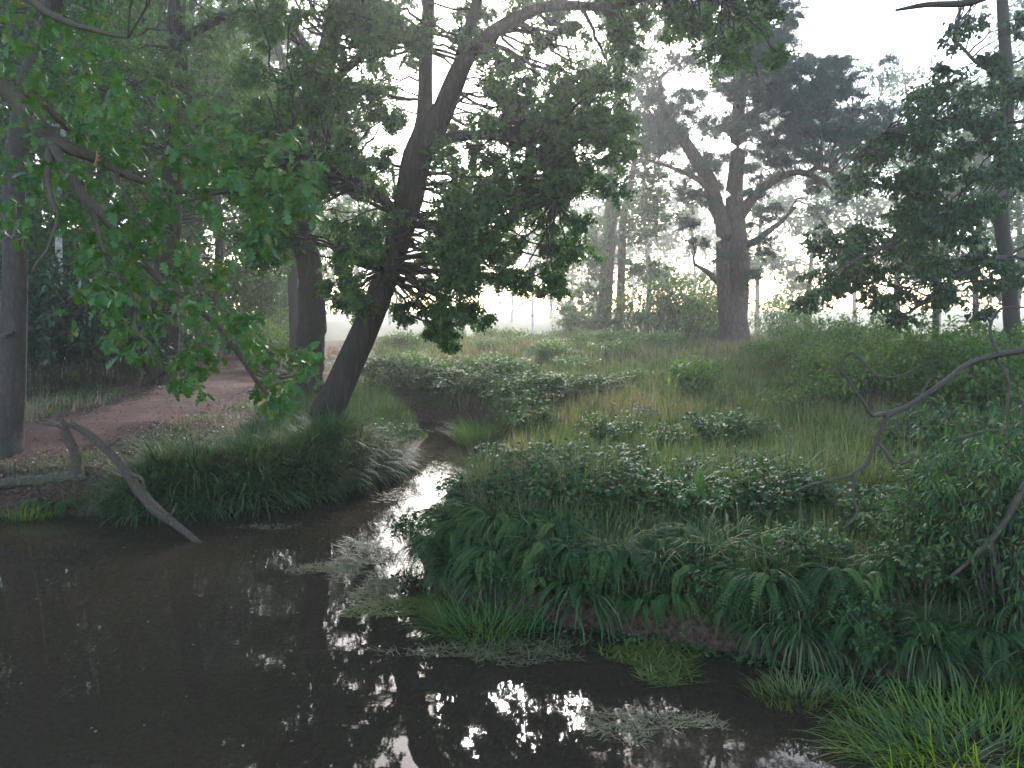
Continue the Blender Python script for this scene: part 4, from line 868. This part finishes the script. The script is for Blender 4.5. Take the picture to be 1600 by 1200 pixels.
for k, (px, d_, s_, lab) in enumerate([(1010, 25.5, 2.0, 'pale blue-green misty bush left of the pine, between it and the slanting tree'), (1065, 24.5, 1.7, 'misty bush close to the left of the pine trunk'), (1085, 27, 2.2, 'tall misty bush behind the left of the pine'), (905, 28, 1.1, 'misty bush at the foot of the slanting grey tree'), (1215, 27, 1.5, 'misty bush right behind the pine trunk')]):
    p = gx(px, d_); at(use(LB[k % 3]), p[0], p[1], ri.uniform(0, 6), s_, lab, 'bush', 'misty bushes round the pine')
# small sapling in the meadow
p = G(1085, 612); at(use(LB[1]), p[0], p[1], 1.0, (.28, .28, .5), 'small dark upright sapling alone in the grass in front of the pine', 'sapling')
# brambles on the right meadow (photo foot pixel, scale)
for k, (px, py, s, lab) in enumerate([(950, 700, .75, 'bramble patch in the middle of the meadow, nearest the stream'), (1040, 705, .6, 'small bramble patch between two larger ones in mid meadow'), (1125, 700, .85, 'wide dark bramble patch in the grass below the pine'), (1180, 690, .6, 'low bramble at the right end of the mid meadow patch'),
        (700, 800, .42, 'bramble hanging over the stream at the tip of the right bank'), (750, 800, .62, 'dark bramble on the right bank beside the stream'), (820, 800, .8, 'dark bramble on the bank right of the stream bramble'), (905, 800, .78, 'bramble above the ferns in the middle of the bank'), (985, 800, .82, 'bramble above the ferns under the bent straw grass'), (1050, 815, .7, 'bramble left of the bright green fern'), (1145, 815, .75, 'bramble just right of the bright green fern'), (1215, 800, .72, 'pale-sheened bramble below the tip of the bare limb'), (1270, 805, .6, 'pale-sheened bramble right below the bare limb'),
        (1390, 840, .85, 'bramble on the bank in front of the hollow of grass'), (1460, 850, .9, 'bramble right of the hollow of grass'), (1530, 840, .95, 'bramble near the right edge above the ferns'), (1590, 820, .9, 'bramble at the right edge above the willow stems')]):
    p = G(px, py)
    if pond_sd(np.array([p[0]]), np.array([p[1]]))[0] < 0.1: p[0] += .25
    at(use(BR[k % 3]), p[0], p[1], ri.uniform(0, 6), s, lab, 'bramble', 'brambles on the right bank and meadow')
for k, (px, py, s_, lab) in enumerate([(715, 775, .5, 'bramble sprawling over the stream at the bank tip'), (850, 775, .7, 'large bramble mound behind the left part of the ferns'), (1000, 780, .5, 'bramble behind the fern crest below the straw grass'), (1205, 790, .8, 'large dark bramble mound left of the hollow of grass'), (1480, 800, .9, 'large bramble mound below the fork of the bare limb')]):
    p = G(px, py); at(use(BR[(k + 1) % 3]), p[0], p[1], ri.uniform(0, 6), (s_, s_, s_), lab, 'bramble', 'brambles on the right bank and meadow')
cg = np.random.default_rng(97)
for k in range(16):
    px = 750 + k * 52 + cg.uniform(-20, 20); p = G(px, cg.uniform(770, 800))
    o = link('upright_sedge', UP[k % 2]); at(o, p[0], p[1], cg.uniform(0, 6), cg.uniform(.6, 1.0), 'upright tuft of long grass on the bank crest ' + ('left of the bright green fern' if px < 1060 else 'right of the bright green fern' if px < 1300 else 'by the right-hand brambles'), 'grass tuft', 'upright grass ' + ('left' if px < 1060 else 'middle' if px < 1300 else 'right'))
for k, (px, py, s_, lab) in enumerate([(800, 750, .72, 'dark bramble on the slope right above the stream narrows'), (880, 745, .7, 'dark bramble in the straw grass behind the bank, left'), (965, 750, .65, 'dark bramble in the straw grass above the middle of the bank'), (1090, 755, .5, 'low dark bramble left of the grassy hollow'), (1000, 660, .5, 'little dark bramble in the straw grass left of the sapling'), (1190, 740, .45, 'low bramble in the grass under the tip of the bare limb'), (1280, 640, .6, 'dark bramble before the thicket, left of the curling twig')]):
    p = G(px, py); at(use(BR[k % 3]), p[0], p[1], ri.uniform(0, 6), (s_ * 1.2, s_ * 1.2, s_), lab, 'bramble', 'brambles on the right bank and meadow')
# taller leafy shrubs along the right
for k, (px, d_, s, lab) in enumerate([(1230, 15, .75, 'low green shrub left of the right-hand thicket'), (1300, 12.5, .8, 'green shrub at the left of the right-hand thicket'), (1370, 11.2, .95, 'green shrub in front of the right-hand thicket'), (1430, 12.6, 1.1, 'tall green shrub in the middle of the right-hand thicket'), (1490, 10.5, 1.0, 'green shrub under the drooping boughs on the right'), (1550, 11.5, 1.15, 'tall green shrub at the foot of the slender tree'), (1600, 9.5, 1.0, 'green shrub at the right edge behind the bare limb'), (1270, 18, .9, 'misty green shrub behind the thicket, right of the pine'), (1350, 16, 1.1, 'misty green shrub behind the thicket on the right')]):
    p = gx(px, d_); at(use(LB[k % 3]), p[0], p[1], ri.uniform(0, 6), s, lab, 'shrub', 'shrubs of the right-hand thicket')
for k, (px, d_, s, lab) in enumerate([(1440, 8.2, .75, 'dark bramble mound under the bare limb'), (1520, 8.0, .85, 'dark bramble mound right of the bare limb fork'), (1590, 7.6, .9, 'dark bramble mound at the right edge under the limb')]):
    p = gx(px, d_); at(use(BR[k % 3]), p[0], p[1], ri.uniform(0, 6), s * 1.2, lab, 'bramble', 'brambles on the right bank and meadow')
# willow-like stems in the right foreground
for k, (px, d_, s, lab) in enumerate([(1525, 5.0, .7, 'leafy willow shrub at the bank on the right, left one'), (1580, 4.9, .85, 'leafy willow shrub close to the right edge'), (1640, 5.2, 1.0, 'tall willow shrub cut by the right edge'), (1610, 5.9, .8, 'willow shrub behind the others at the right edge'), (1420, 5.1, .5, 'small willow shrub hanging over the ferns'), (1550, 5.4, .8, 'willow shrub between the two right-hand ones'), (1480, 5.3, .6, 'low willow shrub left of the crooked stem'), (1600, 4.6, .7, 'willow shrub low over the water at the right edge')]):
    p = gx(px, d_); at(use(WI[k % 2]), p[0], p[1], ri.uniform(0, 6), s, lab, 'shrub', 'willow shrubs at the right edge')
# low bushes round the foot of the leaning oak
for k, (px, d_, s, lab) in enumerate([(575, 10.6, .5, 'dark grassy bush at the foot of the leaning oak'), (612, 10.9, .6, 'dark rounded bush on the left bank beside the stream'), (628, 12.2, .5, 'dark bush where the left bank narrows the stream'), (535, 10.3, .35, 'low bush in front of the leaning trunk')]):
    p = gx(px, d_)
    if pond_sd(np.array([p[0]]), np.array([p[1]]))[0] < 0.05: p[0] -= .3
    at(use(SE[k % 2]), p[0], p[1], ri.uniform(0, 6), s, lab, 'bush', 'bushes on the left bank')

# ------------------------------------------------------------------ ferns
def frond(seed, light=False):
    """one arching frond 1 m long: midrib and paired leaflets"""
    g = np.random.default_rng(seed); n = 17
    s = np.linspace(0, 1, n)
    rise, dropk = g.uniform(.35, .75), g.uniform(1.2, 1.9)
    x = s * (1 - .42 * s); z = rise * s * 1.2 - dropk * s ** 2 * .8; y = .06 * np.sin(s * 3 + g.uniform(0, 6)) * s
    c = np.stack([x, y, z], -1)
    a = Acc(); V, F = tubes(c, np.linspace(.008, .002, n), 3); a.add(V, np.concatenate([F[:, :3], F[:, [0, 2, 3]]]))
    T = unit(np.gradient(c, axis=0)); up = np.array([0, 0, 1.0]); S = unit(np.cross(up, T)); N_ = np.cross(T, S)
    w = .07 * np.sin(np.clip(s * 1.02 + .05, 0, 1) * np.pi) ** .75 * (1 - .25 * s) + .006
    tv, tf = np.array([(0, 0, 0), (.4, .17, .03), (1, 0, -.12), (.4, -.17, .03)]), np.array([(0, 2, 1), (0, 3, 2)])
    for side in (1, -1):
        k = np.arange(2, n)
        a.add(*place_leaves(tv, tf, c[k], S[k] * side + T[k] * .35 - N_[k] * .15, N_[k], w[k]))
        km = (c[k] + c[k - 1]) / 2
        a.add(*place_leaves(tv, tf, km, S[k] * side + T[k] * .35 - N_[k] * .15, N_[k], (w[k] + w[k - 1]) / 2))
    return a.mesh('frond', M['fern_light'] if light else M['fern'])
M['dead_fern'] = leaf_mat('dead_fern', [(0.09, 0.05, 0.025), (0.16, 0.10, 0.05)], .2, .7, (1, 1, .8), spec=.2)
DEADF = [frond(590 + i) for i in range(3)]
for m_ in DEADF: m_.materials[0] = M['dead_fern']
FR = [frond(500 + i) for i in range(8)]; FRL = [frond(520 + i, True) for i in range(3)]
def fern(seed, n=28, L=.6, meshes=FR, upr=0.25, fan=1.7):
    g = np.random.default_rng(seed); root = empty('fern', (0, 0, 0))
    for i in range(n):
        a = (i / n * 2 - 1) * fan + g.normal(0, .25); s = L * g.uniform(.55, 1.15)
        link('frond', (DEADF if g.uniform() < .09 and meshes is FR else meshes)[int(g.integers(2 if meshes is FRL else 3))] if g.uniform() < .5 else meshes[int(g.integers(len(meshes)))], root, (0.02 * math.cos(a), .02 * math.sin(a), 0), (g.normal(0, .2), -g.uniform(0, upr * 2), a), (s, s * g.uniform(.85, 1.1), s))
    return root
FE = [fern(540 + i) for i in range(4)]
fg = np.random.default_rng(77)
shore = POND[26:36]
seg = np.linalg.norm(np.diff(shore, axis=0), axis=1); cum = np.concatenate([[0], np.cumsum(seg)])
k = 0
for row, (offd, dz, cnt, sc) in enumerate([(0.05, .04, 26, .62), (0.2, .04, 24, .78), (0.42, .02, 20, .8), (.75, 0, 12, .75)]):
    for u in np.linspace(.02, .99, cnt):
        q = (u + fg.normal(0, .012)) * cum[-1]; i = int(np.clip(np.searchsorted(cum, q) - 1, 0, len(seg) - 1)); f = (q - cum[i]) / seg[i]
        p = shore[i] * (1 - f) + shore[i + 1] * f; tv_ = (shore[i + 1] - shore[i]) / seg[i]; nv = np.array([-tv_[1], tv_[0]])
        if pond_sd(np.array([p[0] + nv[0] * .2]), np.array([p[1] + nv[1] * .2]))[0] < 0: nv = -nv
        p = p + nv * (offd + fg.normal(0, .05)) + tv_ * 0
        o = use(FE[k % 4]); k += 1
        stretch = ['at the bank tip by the stream', 'left of the green tuft', 'left of the olive weed', 'under the bright green fern', 'under the tip of the bare limb', 'near the sticks at the right edge'][min(5, int(u * 6))]
        lab = ['dark drooping fern touching the water ', 'dark fern on the bank face ', 'dark arching fern high on the bank ', 'dark fern along the bank crest '][row] + stretch
        at(o, p[0], p[1], math.atan2(-nv[1], -nv[0]) + fg.normal(0, .35), sc * fg.uniform(.6, 1.25), lab, 'fern', ['ferns touching the water ', 'ferns on the bank face ', 'ferns high on the bank ', 'ferns along the crest '][row] + stretch, dz + .12)
for k, (px, py, s_, lab) in enumerate([(640, 860, .4, 'small bramble on the fern bank at its left tip'), (770, 900, .42, 'pale-leaved bramble on the fern bank above the green tuft'), (930, 880, .38, 'little bramble among the ferns above the olive weed'), (1110, 930, .4, 'bramble on the fern bank under the bright green fern'), (1250, 900, .45, 'bramble on the fern bank under the tip of the bare limb'), (1330, 960, .4, 'bramble low on the fern bank toward the right'), (1420, 930, .45, 'bramble on the bank beside the small willow')]):
    p = G(px, py); at(use(BR[k % 3]), p[0], p[1] - .15, ri.uniform(0, 6), (s_, s_, s_ * 1.1), lab, 'bramble', dz=.15)
fl = fern(560, 13, .42, FRL, .9, 3.1); p = G(1085, 850); at(fl, p[0], p[1] - .2, .3, 1.0, 'single bright yellow-green fern standing out of the dark bank', 'fern', dz=.42)
for k, (px, py, s, lab) in enumerate([(95, 800, .7, 'small fern on the left bank under the fallen log'), (145, 806, .6, 'small green fern between the log and the dipping limb'), (200, 800, .55, 'little fern beside the dipping dead limb'), (40, 812, .6, 'small fern at the waterline at the left edge')]):
    p = G(px, py); at(use(FE[k]), p[0], max(p[1], 8.35), ri.uniform(0, 6), s, lab, 'fern', dz=.05)

# ------------------------------------------------------------------ grass tussocks
TU = []
for i in range(4):
    V, F = blades(np.random.default_rng(600 + i), 260, .17, .8, .019, (.15, .95), 5, 1.3)
    TU.append(np_mesh('sedge_tussock', V, F, M['sedge']))
tg = np.random.default_rng(88); k = 0
lsh = POND[6:14]; seg = np.linalg.norm(np.diff(lsh, axis=0), axis=1); cum = np.concatenate([[0], np.cumsum(seg)])
for row, (offd, cnt, sc, u0) in enumerate([(.08, 32, .78, .17), (.28, 28, .8, .17), (.5, 18, .72, .18)]):
    for u in np.linspace(u0, .68 if row == 0 else .62, cnt):
        q = u * cum[-1]; i = int(np.clip(np.searchsorted(cum, q) - 1, 0, len(seg) - 1)); f = (q - cum[i]) / seg[i]
        p = lsh[i] * (1 - f) + lsh[i + 1] * f; tv_ = (lsh[i + 1] - lsh[i]) / seg[i]; nv = np.array([-tv_[1], tv_[0]])
        p = p + nv * (offd + tg.normal(0, .06)); s = sc * tg.uniform(.65, 1.2) * (1 - .25 * max(0, (u - .5) / .26))
        o = link('sedge_tussock', TU[k % 4]); k += 1
        at(o, p[0], p[1], tg.uniform(0, 6), s, ['dark arching sedge tussock at the left waterline ', 'dark sedge tussock on the slope of the left bank ', 'sedge tussock on top of the left bank '][row] + (zn := ['next to the dipping dead limb', 'amid the row', 'below the hanging oak leaves', 'nearest the leaning oak'][min(3, int((u - u0) / (.79 - u0) * 4))]), 'tussock', ['waterline sedges ', 'slope sedges ', 'bank-top sedges '][row] + zn)
ST = [np_mesh('hanging_sedge', *blades(np.random.default_rng(640 + i), 170, .12, .75, .02, (.35, 1.3), 5, 1.5), M['sedge']) for i in range(3)]
sg = np.random.default_rng(93)
rsh = POND[26:36]; seg = np.linalg.norm(np.diff(rsh, axis=0), axis=1); cum = np.concatenate([[0], np.cumsum(seg)])
for k, u in enumerate(np.linspace(.02, .98, 26)):
    q = u * cum[-1]; i = int(np.clip(np.searchsorted(cum, q) - 1, 0, len(seg) - 1)); f = (q - cum[i]) / seg[i]
    p = rsh[i] * (1 - f) + rsh[i + 1] * f; tv_ = (rsh[i + 1] - rsh[i]) / seg[i]; nv = np.array([-tv_[1], tv_[0]])
    if pond_sd(np.array([p[0] + nv[0] * .2]), np.array([p[1] + nv[1] * .2]))[0] < 0: nv = -nv
    p = p + nv * sg.choice([.12, .3, .55])
    at(link('hanging_sedge', ST[k % 3]), p[0], p[1], sg.uniform(0, 6), sg.uniform(.5, .85), 'long strap-leaved sedge hanging among the ferns ' + ['at the rounded tip of the bank', 'left of the olive weed', 'above the olive weed', 'under the bare limb', 'at the right edge'][min(4, int(u * 5))], 'sedge', 'hanging sedges, stretch %d of the bank' % (1 + min(4, int(u * 5))), .06)
# single tufts that stand apart
def tuft(name, px, py, n, rad, L, w, mat, label, lean=(.05, .6), cat='grass tuft', seed=0, dz=0, sx=1.0, sy=1.0, group=None):
    g = np.random.default_rng(700 + seed); V, F = blades(g, n, rad, L, w, lean, 5, .9)
    p = G(px, py); return tag(link(name, np_mesh(name, V, F, mat), None, (p[0], p[1], max(p[2], 0) + dz), (0, 0, 0), (sx, sy, 1)), label, cat, group)
tuft('grass_tuft', 758, 692, 900, .35, .5, .008, M['meadow_leaf'], 'tuft of pale green grass standing in the stream', seed=1, sx=1.3)
tuft('grass_tuft', 760, 985, 420, .22, .32, .006, M['meadow_leaf'], 'green grass tuft in the water at the foot of the fern bank', (.2, 1.0), seed=2, sx=1.4)
tuft('grass_tuft', 1330, 1105, 120, .08, .5, .007, M['sedge'], 'loose trailing grass tuft hanging into the water under the small bramble', (.5, 1.4), seed=3)
tuft('grass_tuft', 1250, 1092, 260, .16, .16, .005, M['weed_green'], 'short yellow-green grass tuft standing in the shallow water', (.1, .5), seed=4, sx=1.6)
tuft('grass_tuft', 1560, 1175, 1700, .5, .22, .007, M['bright_grass'], 'bright yellow-green grass tuft at the bottom right corner', (.05, 1.1), seed=5, sx=1.5)
tuft('grass_tuft', 1450, 1190, 300, .2, .34, .007, M['sedge'], 'dark trailing grass blades beside the bright corner tuft', (.4, 1.3), seed=6, sx=1.3)
tuft('grass_tuft', 1620, 1120, 300, .25, .34, .007, M['weed_green'], 'dull green grass tuft cut by the right edge', (.2, .9), seed=7)
tuft('grass_tuft', 50, 800, 300, .3, .22, .006, M['bright_grass'], 'small bright green grass tuft under the fallen log', (.2, .9), seed=8, sx=1.4)
# bramble trailing into the water at the right
p = G(1375, 1085); at(use(BR[0]), p[0], p[1] + .25, 2.0, (.42, .35, .8), 'small bramble trailing down to the water on the right', 'bramble', dz=-.05)
# dry sticks at the right waterline
for k, (rows, lab) in enumerate([([(1395, 1050, 4.6, 2.5), (1440, 1047, 4.6, 2.6), (1500, 1052, 4.6, 2.2), (1560, 1058, 4.65, 1.5)], 'pale dry stick lying level at the right waterline'), ([(1450, 1060, 4.5, 2), (1510, 1050, 4.5, 2), (1570, 1020, 4.55, 2.2), (1640, 985, 4.6, 2)], 'pale dry stick rising to the right edge'), ([(1420, 1000, 4.6, 1.2), (1470, 1012, 4.55, 1.6), (1430, 1030, 4.5, 1.2), (1350, 992, 4.5, .8)][::-1], 'thin curved pale stick poking out of the ferns on the right')]):
    p = pxpath(rows); V, F = rough_tube(p, 24, 6, .06, .2, seed=k)
    tag(link('dry_stick', np_mesh('dry_stick', sub(V, p[0, :3]), F, M['dead_wood'], True), None, p[0, :3]), lab, 'stick')
# crooked stem in the right foreground
st1 = pxpath([(1640, 690, 4.6, 8), (1600, 760, 4.6, 8), (1572, 815, 4.6, 8.5), (1545, 850, 4.6, 8), (1510, 880, 4.6, 6), (1480, 905, 4.6, 4)]); st2 = pxpath([(1548, 846, 4.6, 7), (1560, 900, 4.6, 6), (1572, 960, 4.62, 6), (1588, 1040, 4.64, 6), (1600, 1105, 4.66, 6)])
b = st2[-1, :3]; root = tag(empty('crooked_stem', b), 'crooked mossy forked stem leaning across the shrubs at the right edge', 'stem')
for n, p in (('stem', st2), ('fork', st1)):
    V, F = rough_tube(p * np.array([1, 1, 1, .6]), 30, 8, .09, .2); link(n, np_mesh(n, sub(V, b), F, M['twig_brown'], True), root)

# ------------------------------------------------------------------ meadow grass (uncountable)
def scatter_blades(name, n, sampler, L, w, mat, label, seed, lean=(.1, .7), grow=.0007, droop=.8):
    g = np.random.default_rng(seed)
    x, y = sampler(g, n // 14); ca = np.repeat(g.uniform(0, 6.28, len(x)), 14); ch = np.repeat(g.uniform(.55, 1.35, len(x)), 14)
    x = np.repeat(x, 14); y = np.repeat(y, 14); x = x + g.normal(0, .07, len(x)); y = y + g.normal(0, .07, len(y))
    sd = pond_sd(x, y); pdist = path_dist(x, y)
    k = (sd > .12) & (pdist > .95 + .25 * g.uniform(0, 1, len(x)))
    x, y, ca, ch = x[k], y[k], ca[k], ch[k]; m = len(x); z = height(x, y)
    ln = L * g.uniform(.5, 1.2, m) * ch * (1 + .3 * wob(x, y, .8, 20)); le = g.uniform(*lean, m); ha = ca + g.normal(0, .9, m)
    wd = w * g.uniform(.6, 1.2, m) + grow * np.maximum(y - 6, 0)
    H = np.stack([np.cos(ha), np.sin(ha), np.zeros(m)], -1); S = np.stack([-H[:, 1], H[:, 0], np.zeros(m)], -1)
    b0 = np.stack([x, y, z - .02], -1)
    c1 = b0 + (H * np.sin(le)[:, None] + np.array([0, 0, 1.0]) * np.cos(le)[:, None]) * (ln * .55)[:, None]
    l2 = le * (1 + droop); c2 = c1 + (H * np.sin(l2)[:, None] + np.array([0, 0, 1.0]) * np.cos(l2)[:, None]) * (ln * .45)[:, None]
    V = np.stack([b0 - S * wd[:, None] * .5, b0 + S * wd[:, None] * .5, c1 - S * wd[:, None] * .4, c1 + S * wd[:, None] * .4, c2], 1).reshape(-1, 3)
    i = (np.arange(m) * 5)[:, None]
    F = np.concatenate([i + np.array([0, 1, 3]), i + np.array([0, 3, 2]), i + np.array([2, 3, 4])], 1).reshape(-1, 3)
    return tag(link(name, np_mesh(name, V, F, mat)), label, 'grass', kind='stuff')
def smp_right(lo, hi, pw=1.0, patch=None):
    def f(g, n):
        y = lo + (hi - lo) * g.uniform(0, 1, n) ** pw; x = y * g.uniform(-.2, .72, n)
        k = right_side(x, y) > .6
        if patch: k &= (wob(x, y, patch[0], 24) + .3 * wob(x, y, 3.1, 30)) > patch[1]
        return x[k], y[k]
    return f
def smp_left(lo, hi, pw=1.0, patch=None):
    def f(g, n):
        y = lo + (hi - lo) * g.uniform(0, 1, n) ** pw; x = y * g.uniform(-.72, 0.0, n)
        k = right_side(x, y) < .4
        if patch: k &= (wob(x, y, patch[0], 26)) > patch[1]
        return x[k], y[k]
    return f
scatter_blades('meadow_grass', 120000, smp_right(5, 17, 1.3), .25, .009, M['grass'], 'green grass covering the meadow on the right', 801)
scatter_blades('meadow_grass', 60000, smp_right(15, 38, 1.2), .28, .011, M['grass'], 'hazy green grass of the far meadow', 802)
scatter_blades('straw_grass', 80000, smp_right(5.3, 26, 1.2, (.55, .12)), .32, .0045, M['straw'], 'fine straw-coloured dry grass in the meadow', 803, (.05, .55), .0004)
scatter_blades('bank_grass', 24000, smp_left(8.2, 16, 1.2, (.9, -.1)), .15, .005, M['grass'], 'thin short grass on the left bank beside the path', 804, (.2, .9))
scatter_blades('bank_grass', 26000, smp_left(10, 24, 1.0, (.7, .1)), .26, .006, M['straw'], 'yellowing grass fringe along the far side of the path', 805, (.1, .8))

def smp_foot(g, n):
    y = g.uniform(9.6, 14.5, n); x = g.uniform(-3.4, -1.3, n); k = right_side(x, y) < .6; return x[k], y[k]
scatter_blades('bank_grass', 16000, smp_foot, .3, .010, M['sedge'], 'dark green grass round the foot of the leaning oak', 806, (.1, .8))

# ------------------------------------------------------------------ leaf litter, floating weed and flecks
def flat_bits(name, n, sampler, size, mat, label, cat, seed, dz, tilt=.35, tpl=None):
    g = np.random.default_rng(seed); x, y = sampler(g, n)
    z = np.maximum(height(x, y), 0) + dz; m = len(x)
    nr = np.stack([g.normal(0, tilt, m), g.normal(0, tilt, m), np.ones(m)], -1); a = g.uniform(0, 6.28, m)
    T = tpl or RHOMB
    V, F = place_leaves(T[0], T[1], np.stack([x, y, z], -1), np.stack([np.cos(a), np.sin(a), g.normal(0, tilt * .5, m)], -1), nr, size * g.uniform(.5, 1.3, m))
    return tag(link(name, np_mesh(name, V, F, mat)), label, cat, kind='stuff')
def smp_lit(g, n):
    x, y = smp_left(8.2, 26, 1.3)(g, n); k = pond_sd(x, y) > .1; return x[k], y[k]
flat_bits('leaf_litter', 26000, smp_lit, .05, M['litter'], 'fallen brown leaves strewn over the path and bank', 'leaf litter', 821, .012)
def weed(px, py, rx, ry, n, mat, label, L=.07, seed=0):
    """a patch of thin stems and scraps floating on the water"""
    g = np.random.default_rng(830 + seed); p = G(px, py)
    a = g.uniform(0, 6.28, n); r = np.sqrt(g.uniform(0, 1, n)) * (1 + .3 * np.sin(a * 3 + seed) + .2 * np.sin(a * 5 + 2 * seed))
    x, y = np.cos(a) * r * rx, np.sin(a) * r * ry
    b_ = g.uniform(0, 6.28, n); ax = np.stack([np.cos(b_), np.sin(b_) * .7, np.abs(g.normal(0, .22, n))], -1)
    T = (np.array([(0, .5, 0), (0, -.5, 0), (1, 0, .05)]) * np.array([1, .09, 1]), np.array([(0, 1, 2)]))
    V, F = place_leaves(T[0], T[1], np.stack([x, y, np.full(n, .004)], -1), ax, np.tile([0, 0, 1.0], (n, 1)), L * g.uniform(.5, 1.3, n))
    return tag(link('water_weed', np_mesh('water_weed', V, F, mat), None, (p[0], p[1], 0)), label, 'water weed', 'patches of floating weed')
weed(560, 872, .22, .55, 1100, M['weed'], 'pale weed mat floating along the stream mouth beside the fern bank', .10, 1)
weed(590, 920, .16, .35, 900, M['weed'], 'small pale weed mat at the tip of the fern bank', .09, 2)
weed(510, 890, .32, .12, 420, M['weed'], 'thin pale weed streak crossing the reflection of the leaning trunk', .08, 3)
weed(680, 950, .55, .26, 2400, M['weed_green'], 'yellow-green weed mat in the shallows at the foot of the ferns', .09, 4)
weed(780, 1022, .55, .16, 1000, M['weed'], 'brownish weed streak left of the middle of the pond', .08, 5)
weed(1030, 1035, .26, .30, 1200, M['weed_green'], 'olive weed patch in the shallows below the right bank', .10, 6)
weed(980, 1135, .28, .16, 420, M['weed'], 'scattered pale scraps of weed in the near shallows', .07, 7)
weed(690, 735, .25, .5, 350, M['weed'], 'weed floating in the narrow part of the stream', .09, 8)
weed(630, 775, .35, .3, 260, M['weed'], 'loose weed floating below the stream narrows', .09, 9)
weed(1090, 1130, .16, .08, 160, M['weed'], 'tiny pale scrap patch near the right shallows', .06, 10)
weed(420, 825, .3, .1, 120, M['weed'], 'few weed scraps near the left bank sedges', .07, 11)
def smp_fl(g, n):
    x = g.uniform(-4.5, 2.6, n); y = g.uniform(3.4, 9, n); k = pond_sd(x, y) < -.05; return x[k], y[k]
flat_bits('floating_flecks', 200, smp_fl, .022, M['fleck'], 'tiny pale leaves and seeds floating on the pond', 'floating leaves', 851, .003, .05)
def smp_cr(g, n):
    s = POND[29:36]; i = g.integers(0, len(s) - 1, n); f = g.uniform(0, 1, n)[:, None]; p = s[i] * (1 - f) + s[i + 1] * f
    return p[:, 0] + g.normal(0, .05, n), p[:, 1] - .08 + g.normal(0, .05, n)
flat_bits('watercress', 700, smp_cr, .035, M['cress'], 'small bright green cress leaves along the foot of the right bank', 'cress', 852, .02, .5, ELL)

# ------------------------------------------------------------------ haze
def haze():
    m, nt, N, L = new_mat('mist')
    v = N.new('ShaderNodeVolumePrincipled'); v.inputs['Color'].default_value = (0.97, 0.98, 1.0, 1); v.inputs['Density'].default_value = HAZE_DENSITY
    v.inputs['Anisotropy'].default_value = HAZE_G; v.inputs['Density Attribute'].default_value = ''
    out = N.new('ShaderNodeOutputMaterial'); L.new(v.outputs[0], out.inputs['Volume'])
    x0, x1, y0, y1, z0, z1 = -185, 185, -95, 195, -2.6, 25
    V = [(x, y, z) for z in (z0, z1) for (x, y) in ((x0, y0), (x1, y0), (x1, y1), (x0, y1))]
    F = [(3, 2, 1, 0), (4, 5, 6, 7), (0, 1, 5, 4), (1, 2, 6, 5), (2, 3, 7, 6), (3, 0, 4, 7)]
    tag(link('haze', np_mesh('haze', V, F, m)), 'white morning mist hanging over the meadow and wood', 'mist', kind='stuff')
haze()
